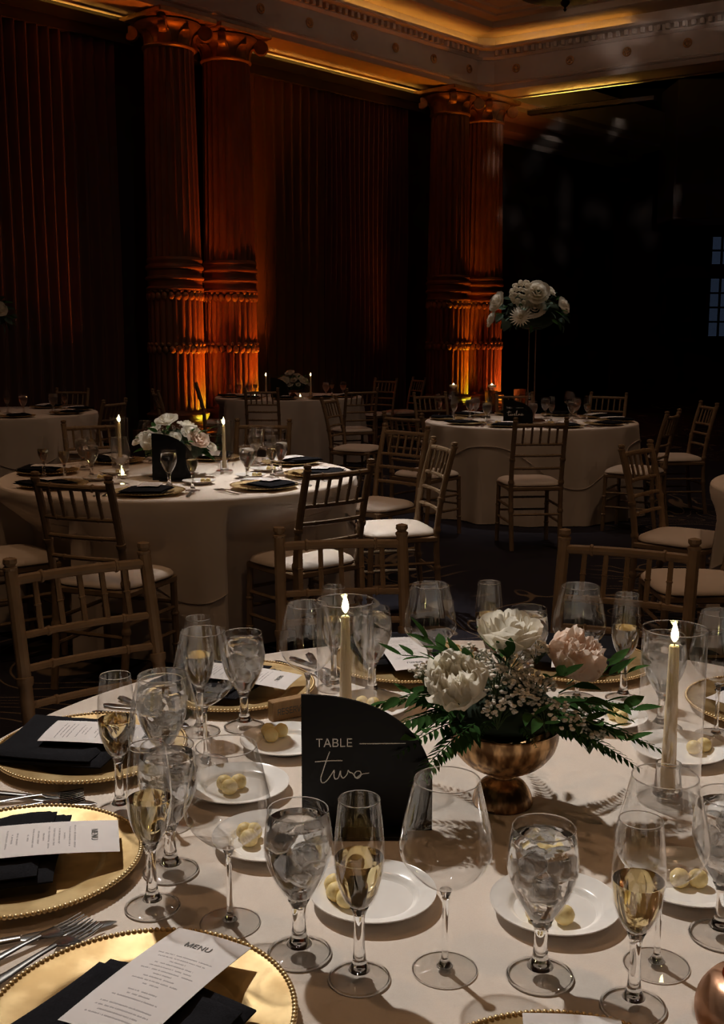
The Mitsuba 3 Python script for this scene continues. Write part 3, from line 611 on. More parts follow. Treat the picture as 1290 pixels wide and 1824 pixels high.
def goblet_proto(n, ice, seed=0, heap=0.0):
    rng = np.random.default_rng(seed); p = Proto()
    p.add('foot', lathe([(0.0, 0.0005), (0.0350, 0.0005), (0.0368, 0.0018), (0.0360, 0.0036), (0.022, 0.0068), (0.013, 0.013), (0.0, 0.0135)], n), 'm_glass')
    p.add('foot_edge', ring(0.0362, 0.0017, 0.0023, n, 8), 'm_stem', True)
    p.add('stem', outward(lathe([(0, 0.0132)] + list(map(tuple, smooth_prof([(0.0150, 0.0135), (0.0098, 0.023), (0.0078, 0.038), (0.0075, 0.052), (0.0090, 0.062), (0.0130, 0.070)], 4))) + [(0, 0.071)], max(12, n // 3))), 'm_stem')
    gb = smooth_prof([(0.0, 0.0700), (0.0135, 0.073), (0.0235, 0.087), (0.0330, 0.106), (0.0388, 0.126), (0.0398, 0.142), (0.0375, 0.162), (0.0345, 0.179)], 5)
    p.add('bowl', lathe(gb, n), 'm_glass', True); p.add('rim', ring(0.0345, 0.0008, 0.179, n, 6), 'm_stem', True)
    lvl = 0.1655; w = [(max(r - 0.0013, 0), z + 0.0013) for r, z in gb if z < lvl - 0.001]
    top = [(0.0355, lvl)] + [(r, lvl) for r in (0.030, 0.022, 0.014, 0.007)] + [(0, lvl)]
    wm = outward(lathe(w + top, n))
    v = np.array(wm.vertices); t = v[:, 2] > lvl - 1e-6; rr = np.hypot(v[:, 0], v[:, 1])
    v[t, 2] += (0.0035 + heap) * (meshkit.noise(v[t] * [110, 110, 0] + seed * 7.7) - 0.45) * np.clip((0.0357 - rr[t]) / 0.008, 0, 1) + heap * np.clip(1 - rr[t] / 0.036, 0, 1)
    p.add('water', mesh(v, wm.faces), 'm_water', 30, label='ice water')
    for k in range(ice):
        c = trimesh.creation.icosphere(2); q = c.vertices / np.max(np.abs(c.vertices), axis=1, keepdims=True) * 0.75 + c.vertices * 0.3
        q = q * rng.uniform(0.0085, 0.0125, 3) + 0.0045 * (meshkit.fbm(c.vertices * 2.2 + rng.uniform(0, 50, 3), 3)[:, None] - 0.5) * c.vertices * 2
        m = mv(mesh(q, c.faces), rz=rng.uniform(0, 6), rx=rng.uniform(0, 6))
        a = k * 2.4 + rng.uniform(0, 0.5); z = 0.150 - 0.0105 * k * (5.0 / max(ice, 1)); rad = 0.017 if z > 0.115 else 0.006
        m = mv(m, (rad * math.cos(a), rad * math.sin(a), z)); p.add('ice_cube', outward(m), 'm_ice', True)
    return p
GL, GLB = glass_protos(48), glass_protos(20)
GOB = [goblet_proto(48, 6, s, 0.008 if s == 1 else 0.0) for s in range(4)]; GOBB = goblet_proto(22, 0, 9)
def charger_proto(n, beads):
    p = Proto()
    p.add('plate', lathe(smooth_prof([(0.0, 0.004), (0.09, 0.004), (0.104, 0.0045), (0.112, 0.009), (0.122, 0.0115), (0.150, 0.0155), (0.158, 0.017), (0.1595, 0.0175)], 3).tolist() + [(0.1595, 0.0145), (0.150, 0.0125), (0.118, 0.008), (0.105, 0.001), (0.0, 0.001)], n), 'm_gold', 40)
    tpl = trimesh.creation.icosphere(1) if beads > 90 else trimesh.creation.icosphere(0)
    p.add('beaded_rim', cat([blob((0.1600 * math.cos(a), 0.1600 * math.sin(a), 0.0172), 0.0034, tpl) for a in np.arange(beads) * 2 * np.pi / beads]), 'm_gold_bead', True, kind='stuff')
    return p
CHG, CHGB = charger_proto(80, 152), charger_proto(40, 60)
def napkin_proto(seed, n=22):
    """black cloth napkin folded to a pad; local +y points to the table's centre"""
    rng = np.random.default_rng(seed); p = Proto()
    def layer(x0, x1, y0, y1, z0, th):
        u = np.linspace(0, 1, n); U, V = np.meshgrid(u, u, indexing='ij'); X = x0 + (x1 - x0) * U; Y = y0 + (y1 - y0) * V
        e = np.minimum(np.minimum(U, 1 - U) * abs(x1 - x0), np.minimum(V, 1 - V) * abs(y1 - y0)); rnd = np.sqrt(np.clip(1 - (1 - np.clip(e / (th * 0.8), 0, 1)) ** 2, 0, 1))
        wob = 0.004 * (meshkit.fbm(np.stack([X * 22, Y * 22, 0 * X + seed], -1), 3) - 0.5)
        skew = 0.010 * np.sin(V * 2.1 + seed)
        Z = z0 + th * (0.25 + 0.75 * rnd) + wob * 2 * rnd
        top = grid(np.stack([X + skew, Y + 0.006 * np.sin(U * 3 + seed), Z], -1)); bot = grid(np.stack([X + skew, Y + 0.006 * np.sin(U * 3 + seed), 0 * X + z0], -1))
        i = np.arange(n * n).reshape(n, n); rim = np.concatenate([i[0, :-1], i[:-1, -1], i[-1, :0:-1], i[:0:-1, 0]]); k = n * n
        side = [[rim[q], rim[(q + 1) % len(rim)], rim[q] + k] for q in range(len(rim))] + [[rim[(q + 1) % len(rim)], rim[(q + 1) % len(rim)] + k, rim[q] + k] for q in range(len(rim))]
        m = cat(top, bot); return mesh(m.vertices, np.vstack([m.faces, side]))
    p.add('', cat(layer(-0.098, 0.098, -0.150, 0.055, 0.0208, 0.008), layer(-0.096, 0.094, -0.145, 0.035, 0.0288, 0.007)), 'm_napkin', 40)
    return p
NAP = [napkin_proto(s) for s in range(3)]; NAPB = napkin_proto(5, 10)
def uv_plane(w, h, lift=0.0, bend=0.004):
    u = np.linspace(0, 1, 9); U, V = np.meshgrid(u, u, indexing='ij'); Z = bend * np.sin(V * math.pi * 0.9) + 0.002 * np.sin(U * 3)
    m = grid(np.stack([(U - .5) * w, (V - .5) * h, Z], -1)); m2 = mesh(m.vertices - [0, 0, 0.0006], m.faces[:, ::-1])
    return cat(m, m2), np.vstack([np.stack([U.ravel(), V.ravel()], -1)] * 2)
def menu_proto(text=True):
    p = Proto(); m, uv = uv_plane(0.098, 0.205)
    p.add('', m, 'm_menu' if text else 'm_card', True, uv=uv)
    if text:
        t = meshkit.text_mesh('MENU', 0.0085, 0.0002); b = t.bounds; t.apply_translation([-(b[0][0] + b[1][0]) / 2, 0.066, 0.0051]); p.add('heading', mesh(t.vertices, t.faces), 'm_ink', False, label='small grey word MENU')
    return p
MENU, MENUB = menu_proto(), menu_proto(False)
def plate_proto(n):
    p = Proto(); p.add('', lathe(smooth_prof([(0.0, 0.0035), (0.045, 0.0035), (0.052, 0.0045), (0.058, 0.0095), (0.066, 0.0125), (0.0795, 0.0165)], 4).tolist() + [(0.081, 0.0172), (0.0808, 0.0155), (0.066, 0.010), (0.050, 0.0008), (0.0, 0.0008)], n), 'm_china', 40); return p
PLATE, PLATEB = plate_proto(56), plate_proto(28)
def butter_proto(seed):
    p = Proto(); v = ICO2.vertices; r = 1 + 0.10 * (meshkit.noise(v * 2.5 + seed * 9) - 0.5) + 0.03 * (meshkit.noise(v * 9 + seed) - .5); q = v * r[:, None] * 0.0128; q[:, 2] = np.maximum(q[:, 2], -0.0105)
    p.add('', mesh(q + [0, 0, 0.0105], ICO2.faces), 'm_butter', True); return p
BUT = [butter_proto(s) for s in range(3)]
def cutlery():
    g = {}
    def flat(pts, w, th, z):
        """a flat bar with its own widths and heights along y"""
        ys = np.asarray(pts, float); w = np.asarray(w, float); z = np.asarray(z, float); rows = []
        for y, ww, zz in zip(ys, w, z):
            t = np.linspace(0, 2 * np.pi, 13); rows.append(np.stack([ww * np.cos(t), np.full(13, y), zz + th * np.sin(t)], -1))
        return grid(np.array(rows)[:, ::-1])
    p = Proto()
    p.add('handle', flat([-0.10, -0.095, -0.07, -0.03, 0.01, 0.035], [0.002, 0.009, 0.0105, 0.007, 0.0045, 0.0045], 0.0016, [0.003, 0.003, 0.003, 0.004, 0.007, 0.008]), 'm_steel')
    p.add('head', flat([0.033, 0.042, 0.055, 0.062], [0.0045, 0.010, 0.0125, 0.0125], 0.0013, [0.008, 0.006, 0.0042, 0.004]), 'm_steel')
    for x in (-0.0098, -0.0033, 0.0033, 0.0098): p.add('tine', tube([[x, 0.060, 0.004], [x, 0.078, 0.0042], [x, 0.098, 0.0075]], [0.0019, 0.0018, 0.0009], 6), 'm_steel')
    g['fork'] = p
    p = Proto()
    p.add('handle', flat([-0.115, -0.110, -0.08, -0.03, 0.0], [0.003, 0.009, 0.009, 0.0065, 0.006], 0.0032, [0.0045] * 5), 'm_steel')
    p.add('blade', flat([0.0, 0.012, 0.05, 0.085, 0.105, 0.113], [0.006, 0.0095, 0.0105, 0.0100, 0.006, 0.001], 0.0009, [0.0042, 0.0035, 0.003, 0.003, 0.003, 0.003]), 'm_steel')
    g['knife'] = p
    return g
CUT = cutlery()
WHERE = {'front': 'the front table', 'left': 'the left table behind', 'far': 'the far right table', 'rear': 'the rear table', 'side': 'the far left edge table'}
LOOK = {'wine_glass': ('wide empty wine glass', 'wine glass', 'wine glasses'), 'champagne_flute': ('champagne flute of pale wine', 'champagne flute', 'champagne flutes'),
        'water_goblet': ('stemmed goblet of ice water', 'water goblet', 'water goblets'), 'charger_plate': ('gold charger plate with beaded rim', 'charger plate', 'gold chargers'),
        'napkin': ('folded black napkin', 'napkin', 'black napkins'), 'menu_card': ('white printed menu card', 'menu card', 'menu cards'),
        'bread_plate': ('small white bread plate', 'plate', 'bread plates'), 'butter_ball': ('pale yellow butter ball', 'butter', 'butter balls'), 'fork': ('steel dinner fork', 'fork', 'forks'), 'knife': ('steel table knife', 'knife', 'knives')}
DISCS = {}
SIZE = {'wine_glass': 0.038, 'champagne_flute': 0.036, 'water_goblet': 0.039, 'charger_plate': 0.166}
def clear(kind, tb, x, y):
    """moves a glass off whatever its foot would stand in"""
    if kind not in SIZE: return x, y
    r = SIZE[kind]
    for _ in range(12):
        for (a, b, c) in DISCS.get(tb, []):
            d = math.hypot(x - a, y - b); need = r + c
            if d < need: k = (need - d) / max(d, 1e-6) * 0.6; x += (x - a) * k; y += (y - b) * k
    DISCS.setdefault(tb, []).append((x, y, r)); return x, y
def put(kind, proto, tb, x, y, z=ZT, rz=0.0, rx=0.0):
    x, y = clear(kind, tb, x, y)
    if not seen((x, y, z + 0.05), 110): return None
    lab, catg, grp = LOOK[kind]
    return spawn(kind, proto, at_(x, y, z, rz, rx), lab, catg, f'{grp} on {WHERE[tb]}', where=WHERE[tb], at=(x, y, z))
def setting(tb, ang, items=('charger', 'napkin', 'menu'), fine=False, rad=0.71, i=0, turn=0.0, forks=False):
    cx, cy, R = TABLES[tb]; a = math.radians(ang); zt = ZT + (0.0 if fine else 0.003)
    x, y = cx + rad * math.cos(a), cy + rad * math.sin(a); rz = a + math.pi / 2   # local +y to the centre
    if 'charger' in items and seen((x, y, zt), 260):
        DISCS.setdefault(tb, []).append((x, y, 0.166)); lab, catg, grp = LOOK['charger_plate']; spawn('charger_plate', CHG if fine else CHGB, at_(x, y, zt, 0.3 * i), lab, catg, f'{grp} on {WHERE[tb]}', where=WHERE[tb], at=(x, y, zt))
        def loc(dx, dy): return x + dx * math.cos(rz + turn) - dy * math.sin(rz + turn), y + dx * math.sin(rz + turn) + dy * math.cos(rz + turn)
        for nm, pr_, dx, dy, dz, tr in (('napkin', NAP[i % 3] if fine else NAPB, 0, 0, 0, 0.0), ('menu_card', MENU if fine else MENUB, 0.004, 0.028, 0.0380, 0.05)):
            if nm.split('_')[0] in items:
                q = loc(dx, dy); lab, catg, grp = LOOK[nm]
                tilt = 0.0 if nm == 'napkin' else -0.05
                spawn(nm, pr_, at_(q[0], q[1], zt + dz, rz + turn + tr, tilt), lab, catg, f'{grp} on {WHERE[tb]}', where=WHERE[tb], at=(q[0], q[1], zt))
    if forks:
        def loc2(dx, dy): return x + dx * math.cos(rz) - dy * math.sin(rz), y + dx * math.sin(rz) + dy * math.cos(rz)
        for nm, dx, tr in (('fork', -0.188, 0.05), ('fork', -0.222, -0.05), ('knife', 0.190, 0.06)):
            q = loc2(dx, -0.005 if nm == 'fork' else 0.0); put(nm, CUT[nm], tb, q[0], q[1], zt + 0.0005, rz + tr)
def polar(tb, ang, r): cx, cy, _ = TABLES[tb]; a = math.radians(ang); return cx + r * math.cos(a), cy + r * math.sin(a)

# ---- the front table
for i, (ang, turn) in enumerate(((231, 0.18), (268, -0.12), (197, -0.10), (164, 0.15), (132, 0.5), (100, 0.0), (70, 0.1), (36, -0.1))):
    setting('front', ang, fine=True, rad=0.745 if ang == 70 else 0.71, i=i, turn=turn, forks=ang in (231, 197, 164, 132, 100))
for j, (x, y) in enumerate([(-0.162, 1.225), (0.094, 1.126), (0.337, 1.135), (-0.287, 1.497), (-0.268, 1.734), (-0.10, 1.915), (0.126, 2.115), (0.428, 2.062), (0.655, 1.870)]): put('wine_glass', GL['wine_glass'], 'front', x, y, rz=j)
for j, (x, y) in enumerate([(-0.073, 1.158), (0.20, 1.113), (-0.264, 1.355), (-0.323, 1.635), (-0.220, 1.915), (0.025, 2.093), (0.332, 2.085), (0.550, 1.892), (0.431, 1.196)]): put('water_goblet', GOB[j % 4], 'front', x, y, rz=1.3 * j)
for j, (x, y) in enumerate([(-0.003, 1.108), (0.291, 1.057), (-0.264, 1.262), (-0.368, 1.543), (-0.296, 1.874), (-0.066, 2.12), (0.246, 2.17), (0.519, 2.057)]): put('champagne_flute', GL['champagne_flute'], 'front', x, y)
for j, (x, y, bs) in enumerate([(0.014, 1.278, [(-0.047, -0.004), (-0.034, -0.018), (-0.05, 0.014)]), (0.241, 1.251, [(0.006, -0.03), (-0.028, -0.022)]), (0.426, 1.314, [(0.012, -0.004), (-0.012, -0.003)]),
                                (-0.131, 1.433, [(-0.028, -0.008), (-0.036, 0.014), (-0.024, 0.012)]), (-0.196, 1.614, [(-0.022, 0.003), (0.0, 0.006), (-0.012, -0.014)]), (-0.133, 1.804, [(-0.035, 0.038), (-0.012, 0.042), (-0.028, 0.018)]),
                                (0.010, 1.985, [(-0.01, 0.012), (0.012, 0.006)]), (0.452, 1.93, [(0.02, 0.004), (0.03, -0.016)]), (0.546, 1.765, [(0.025, 0.0), (0.045, 0.01)])]):
    put('bread_plate', PLATE, 'front', x, y)
    for k, (dx, dy) in enumerate(bs): put('butter_ball', BUT[(j + k) % 3], 'front', x + dx, y + dy, ZT + 0.0036 + max(0, (math.hypot(dx, dy) - 0.045) * 0.35), rz=k)

# candles
def flame_mesh(h=0.034, r=0.0062):
    return outward(lathe([(0.0, 0.0)] + list(map(tuple, smooth_prof([(0.0022, 0.0015), (r * 0.85, h * 0.2), (r, h * 0.36), (r * 0.72, h * 0.62), (r * 0.3, h * 0.86), (0.0006, h * 0.99)], 3))) + [(0.0, h)], 12))
def flame_part(p, z, h=0.034, r=0.0062, w=0.35):
    d = {**P(mv(flame_mesh(h, r), (0, 0, z)), 'm_wax', True), 'emitter': {'type': 'area', 'radiance': rgb(*FLAME), 'sampling_weight': w}}
    p.add('flame', d, None)
def taper(h, fine=True):
    p = Proto(); n = 24 if fine else 12
    p.add('wax', lathe([(0.0, 0.0), (0.0118, 0.0)] + [(0.0118 - 0.0042 * t, h * t) for t in (0.3, 0.6, 0.9)] + [(0.0076, h - 0.002), (0.006, h), (0.0, h - 0.002)], n), 'm_wax')
    p.add('wick', tube([[0, 0, h - 0.003], [0.0004, 0, h + 0.004], [0.001, 0, h + 0.009]], 0.0008, 6), 'm_wick')
    flame_part(p, h + 0.004, 0.034 if fine else 0.042, 0.0062 if fine else 0.0085)
    return p
def holder():
    p = Proto(); p.add('', outward(lathe([(0, 0.0), (0.020, 0.0), (0.0225, 0.003), (0.0205, 0.02), (0.0185, 0.045), (0.020, 0.052), (0.0165, 0.052), (0.0135, 0.047), (0.0130, 0.012), (0, 0.012)], 28)), 'm_stem', 35); return p
def cylinder_glass(r, h, n=56):
    p = Proto(); p.add('wall', lathe([(0.0, 0.001), (r - 0.004, 0.001), (r, 0.005), (r, h)], n), 'm_glass', 30); p.add('base', outward(lathe([(0, 0.0012), (r - 0.005, 0.0012), (r - 0.003, 0.006), (0, 0.007)], n)), 'm_glass'); p.add('rim', ring(r, 0.0012, h, n, 6), 'm_stem', True); return p
TAP, HOLD, CYL = taper(0.228), holder(), cylinder_glass(0.0485, 0.274)
TAPB, CYLB = taper(0.225, False), cylinder_glass(0.0485, 0.274, 20)
for (x, y), wd in (((-0.028, 1.76), 'left of the flowers behind the black sign'), ((0.475, 1.585), 'right of the flowers')):
    spawn('glass_cylinder', CYL, at_(x, y, ZT), f'clear glass hurricane cylinder round the candle {wd}', 'glass cylinder')
    spawn('candle_holder', HOLD, at_(x, y, ZT + 0.0075), f'small clear glass holder under the taper candle {wd}', 'candle holder')
    spawn('taper_candle', TAP, at_(x, y, ZT + 0.0205), f'lit ivory taper candle {wd} on the front table', 'candle')

# table number sign
def sign_proto(w, h, foot=True):
    p = Proto(); pts = [(0, 0), (w, 0), (w, 0.31 * h)]
    for t in np.linspace(0.04, 1, 28): a = t * math.pi / 2; pts.append((w * (math.cos(a) ** 0.92), 0.31 * h + 0.69 * h * math.sin(a) ** 0.9))
    pts[-1] = (0, h)
    p.add('', mv(prism(pts, -0.0022, 0.0022), rx=math.pi / 2), 'm_black', False)
    p.add('stand', box(w * 0.2, w * 0.8, -0.035, 0.025, 0.0002, 0.006, 0.001), 'm_black', False)
    return p
def script(strokes, r): return cat([tube(smooth_prof([[x, -0.0030, z] for x, z in s], 6), r, 6) for s in strokes])
SG = sign_proto(0.189, 0.207)
t = meshkit.text_mesh('TABLE', 0.0125, 0.0006)
SG.add('lettering', mv(mesh(t.vertices, t.faces), (0.020, -0.0022, 0.129), rx=math.pi / 2), 'm_lettering', False, label='grey words TABLE two')
SG.add('rule', box(0.083, 0.150, -0.0030, -0.0020, 0.1330, 0.1342), 'm_lettering', False, label='thin grey rule')
two = [[(0.0405, 0.122), (0.036, 0.110), (0.031, 0.094), (0.0275, 0.082), (0.0295, 0.075), (0.036, 0.078), (0.043, 0.088), (0.047, 0.094), (0.0465, 0.086), (0.0485, 0.0805), (0.053, 0.083), (0.056, 0.0935), (0.0565, 0.086), (0.060, 0.082), (0.0655, 0.088), (0.067, 0.094), (0.069, 0.091),
        (0.074, 0.0885), (0.077, 0.083), (0.081, 0.0815), (0.0855, 0.086), (0.0845, 0.0915), (0.079, 0.092), (0.076, 0.087), (0.079, 0.0825), (0.086, 0.0875), (0.0975, 0.0895)], [(0.019, 0.107), (0.032, 0.108), (0.045, 0.1085), (0.059, 0.1085)]]
SG.add('script', script(two, 0.00085), 'm_lettering', True, label='handwritten word two')
spawn('table_sign', SG, at_(-0.087, 1.477, ZT, 0.02), 'black quarter arch acrylic table sign reading TABLE two before the compote', 'sign')
# reserved block
RB = Proto(); RB.add('', box(-0.043, 0.043, -0.011, 0.011, 0.0005, 0.038, 0.0015), 'm_wood_block', False)
t = meshkit.text_mesh('RESERVED', 0.0125, 0.0004); b = t.bounds; t.apply_translation([-(b[0][0] + b[1][0]) / 2, 0, 0]); t.apply_scale([0.066 / (b[1][0] - b[0][0])] + [1, 1])
RB.add('lettering', mv(mesh(t.vertices, t.faces), (0, -0.0110, 0.012), rx=math.pi / 2), 'm_ink', False, label='dark word RESERVED')
spawn('reserved_block', RB, at_(-0.135, 1.955, ZT, 0.55), 'small wooden block reading RESERVED at the left of the candle', 'sign')
# copper bowl at the right edge
CB = Proto(); CB.add('', lathe(smooth_prof([(0.0, 0.001), (0.026, 0.001), (0.045, 0.012), (0.056, 0.034), (0.055, 0.056), (0.044, 0.074), (0.034, 0.080), (0.032, 0.080), (0.042, 0.072), (0.052, 0.055), (0.052, 0.036), (0.04, 0.014), (0.0, 0.006)], 4), 48), 'm_copper', True)
spawn('copper_bowl', CB, at_(0.392, 0.985, ZT), 'rounded copper bowl cut off by the lower right edge', 'bowl')

# ---- flowers
def petal(r, h, phi, wid, close, curl, z0=0.0, ruf=0.0, seed=0, n=7, droop=0.25):
    """a cupped petal on a body of revolution: radius r, height h, centred at azimuth phi with half width wid (radians); close > 0 bends the top inward, curl bends the tip out"""
    u = np.linspace(-1, 1, n); v = np.linspace(0, 1, n); U, V = np.meshgrid(u, v, indexing='ij')
    wprof = np.sin(np.pi * (0.12 + 0.62 * V)) ** 0.8
    ph = phi + U * wid * wprof
    rad = r * (0.25 + 0.75 * np.sin(np.pi / 2 * np.minimum(V * 1.5, 1)) - close * V ** 2.2) + curl * r * V ** 5
    if ruf: rad = rad + ruf * r * (meshkit.noise(np.stack([U * 2.6 + seed, V * 2 + seed * 1.7, 0 * U + seed], -1)) - 0.5) * V ** 1.5 * 2
    Z = z0 + h * (V - droop * U ** 2 * V ** 2) - 0.3 * h * abs(curl) * V ** 6
    if ruf: Z = Z + ruf * h * 0.8 * (meshkit.noise(np.stack([U * 3.2 + 9 + seed, V, 0 * U + seed], -1)) - 0.5) * V ** 3
    return grid(np.stack([rad * np.cos(ph), rad * np.sin(ph), Z], -1))
def rose_petals(R, seed, layers=((0.16, 3), (0.30, 4), (0.46, 5), (0.64, 6), (0.82, 6), (1.0, 6)), n=7, ruf=0.12, tall=1.10, open_=0.40):
    rng = np.random.default_rng(seed); out = []; L = len(layers)
    for k, (f, m) in enumerate(layers):
        q = k / (L - 1)
        for j in range(m):
            ph = 2 * np.pi * j / m + k * 0.9 + rng.uniform(-.15, .15)
            out.append(petal(R * f * rng.uniform(.95, 1.05), R * (tall - 0.42 * q ** 1.6), ph, 1.25 if m < 5 else 0.85, 0.16 * (1 - q), 0.05 + open_ * q ** 2, 0.0, ruf, seed * 31 + k * 7 + j, n))
    return out
def peony_petals(R, seed, n=7):
    rng = np.random.default_rng(seed); out = []
    for k, (f, m, hh, cl) in enumerate(((0.22, 5, 1.25, 0.0), (0.42, 7, 1.36, 0.06), (0.60, 9, 1.38, 0.16), (0.78, 9, 1.30, 0.26), (0.92, 8, 1.18, 0.34), (1.03, 7, 0.98, 0.30))):
        for j in range(m):
            ph = 2 * np.pi * (j + rng.uniform(-.2, .2)) / m + k * 1.1
            out.append(petal(R * f, R * hh * rng.uniform(.9, 1.06), ph, 0.62 if m > 6 else 0.85, cl * rng.uniform(.5, 1.2), 0.0 if k < 5 else 0.06, 0.0, 0.30, seed * 17 + k * 11 + j, n, 0.18))
    return out
def orient(m, pos, axis):
    ax = np.asarray(axis, float); ax /= np.linalg.norm(ax); z = np.array([0, 0, 1.0]); R = trimesh.geometry.align_vectors(z, ax)[:3, :3]
    return mesh(np.asarray(m.vertices) @ R.T + np.asarray(pos), m.faces)
def leaf(L, W, bend=0.25, n=7):
    t = np.linspace(0, 1, n); u = np.linspace(-1, 1, 5); Tt, U = np.meshgrid(t, u, indexing='ij'); w = W * np.sin(np.pi * Tt ** 0.8) ** 0.9
    return grid(np.stack([w * U, L * Tt, -bend * L * Tt ** 2 + 0.25 * w * np.abs(U)], -1))
def place_leaf(m, pos, az, el, roll=0.0):
    return mv(mv(mv(m, ry=roll), rx=el), pos, rz=az - math.pi / 2)
def fern(L, rng, n=13, droop=0.5):
    """frond: a curved rib with paired narrow leaflets, along +y"""
    t = np.linspace(0, 1, 10); rib = np.stack([0.06 * L * np.sin(t * 2), L * t, -droop * L * t ** 2 * 0.6], -1); ms = [tube(rib, np.linspace(0.0011, 0.0004, 10), 5)]
    for k in range(n):
        s = 0.12 + 0.86 * k / (n - 1); b = np.array([np.interp(s, t, rib[:, i]) for i in range(3)])
        l = 0.30 * L * (1 - 0.75 * s) * rng.uniform(.9, 1.1) * min(1, s * 4 + 0.3)
        for sd in (-1, 1):
            lf = mv(leaf(l, l * 0.16, 0.2, 4), ry=0.2 * sd); ms.append(mv(mv(lf, rx=-0.15), b, rz=-sd * rng.uniform(0.85, 1.05)))
    return cat(ms)
def breath(c, R, n, rng, squash=0.8):
    buds, stems = [], []
    for k in range(n):
        d = rng.normal(size=3); d /= np.linalg.norm(d); d[2] = abs(d[2]) * squash; q = np.asarray(c) + d * R * rng.uniform(.55, 1.0)
        r = rng.uniform(0.0022, 0.0038); buds.append(mv(blob((0, 0, 0), (r, r, r * 0.8), ICO1), q, rng.uniform(0, 6)))
        for s in range(3): a = rng.uniform(0, 6.3); buds.append(blob(q + r * 0.75 * np.array([math.cos(a), math.sin(a), 0.3]), r * 0.55, trimesh.creation.icosphere(0)))
        stems.append(tube([np.asarray(c) - [0, 0, R * 0.8], (np.asarray(c) + q) / 2 + [0, 0, -0.006], q], 0.0004, 4, False))
    return cat(buds), cat(stems)
cx, cy, _ = TABLES['front']
CP = Proto()
CP.add('bowl', lathe(smooth_prof([(0.018, 0.050), (0.032, 0.054), (0.058, 0.068), (0.076, 0.088), (0.083, 0.108), (0.0835, 0.124), (0.0845, 0.127), (0.0825, 0.128), (0.080, 0.124), (0.074, 0.095), (0.05, 0.075), (0.0, 0.066)], 5), 72), 'm_bronze', 50)
CP.add('foot', lathe([(0.0, 0.001), (0.0455, 0.001)] + list(map(tuple, smooth_prof([(0.0465, 0.003), (0.0455, 0.010), (0.0425, 0.020), (0.034, 0.033), (0.0225, 0.041), (0.0190, 0.046), (0.0215, 0.051), (0.024, 0.055)], 4))), 56), 'm_bronze', 50)
spawn('compote_bowl', CP, at_(cx, cy, ZT), 'footed bronze compote bowl holding the white flowers on the front table', 'bowl')
FA = Proto(); rng = np.random.default_rng(11)
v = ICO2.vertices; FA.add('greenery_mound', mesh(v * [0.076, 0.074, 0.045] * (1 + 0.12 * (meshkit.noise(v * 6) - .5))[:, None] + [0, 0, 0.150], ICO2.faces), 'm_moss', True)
def cam_dir(q): d = np.array([-q[0], -q[1], EYE - q[2]]); return d / np.linalg.norm(d)
def flower(name, petals, pos, axis, mat, R):
    par = FA.add(name, orient(cat(blob((0, 0, R * 0.35), (R * 0.45, R * 0.45, R * 0.42), ICO1)), pos, axis), mat, True)
    for k, q in enumerate(petals): FA.add(f'{par}__petal', orient(q, pos, axis), mat, True)
flower('rose', rose_petals(0.046, 3, ((0.14, 3), (0.26, 3), (0.38, 4), (0.52, 5), (0.66, 5), (0.80, 6), (0.92, 6)), n=8, tall=1.45, open_=0.16), (0.002, 0.0, 0.243), (0.06, -0.16, 0.98), 'm_petal', 0.046)
flower('peony', peony_petals(0.048, 5, n=8), (-0.073, -0.052, 0.194), (-0.22, -0.55, 0.80), 'm_petal', 0.048)
flower('peony', peony_petals(0.047, 8, n=8), (0.088, -0.005, 0.212), (0.45, -0.30, 0.84), 'm_petal_blush', 0.047)
for k, (c, R, n) in enumerate((((0.010, -0.045, 0.185), 0.046, 120), ((0.0, 0.0, 0.215), 0.05, 80), ((-0.02, -0.05, 0.21), 0.035, 50), ((0.04, -0.04, 0.20), 0.035, 55), ((-0.115, -0.005, 0.205), 0.032, 50), ((0.12, -0.055, 0.125), 0.030, 40), ((-0.055, 0.01, 0.222), 0.036, 45), ((-0.105, 0.03, 0.19), 0.030, 38), ((0.055, -0.055, 0.165), 0.040, 55), ((0.115, -0.02, 0.14), 0.034, 40), ((0.045, -0.01, 0.245), 0.026, 30), ((0.09, -0.07, 0.15), 0.026, 26), ((-0.02, -0.075, 0.17), 0.03, 36))):
    b, s = breath(c, R, n, rng); par = FA.add("babys_breath", b, 'm_bud', True, kind='stuff', label='clusters of tiny white filler blossoms'); FA.add(par + '__stalk', s, 'm_stemgreen', kind='stuff')
for k in range(12):   # ferns hanging over the rim
    az = math.radians((-178, -160, -145, -130, -112, -75, -40, -20, 5, 40, 90, 140)[k]); front = -125 < math.degrees(az) < -45
    FA.add('fern_frond', place_leaf(fern(0.062 if front else rng.uniform(0.10, 0.135), rng), (0.064 * math.cos(az), 0.064 * math.sin(az), 0.150 + rng.uniform(-.008, .015)), az, 0.15 if front else rng.uniform(-0.2, 0.15)), 'm_leaf', True)
for az, L, z, el in ((-2.75, 0.17, 0.165, 0.0), (-3.05, 0.16, 0.17, 0.12), (-2.35, 0.16, 0.15, -0.2), (-0.25, 0.18, 0.16, -0.05), (-0.5, 0.165, 0.155, -0.12), (0.1, 0.15, 0.165, 0.1)):
    FA.add('fern_frond', place_leaf(fern(L, rng, 15, 0.35), (0.05 * math.cos(az), 0.05 * math.sin(az), z), az, el), 'm_leaf', True)
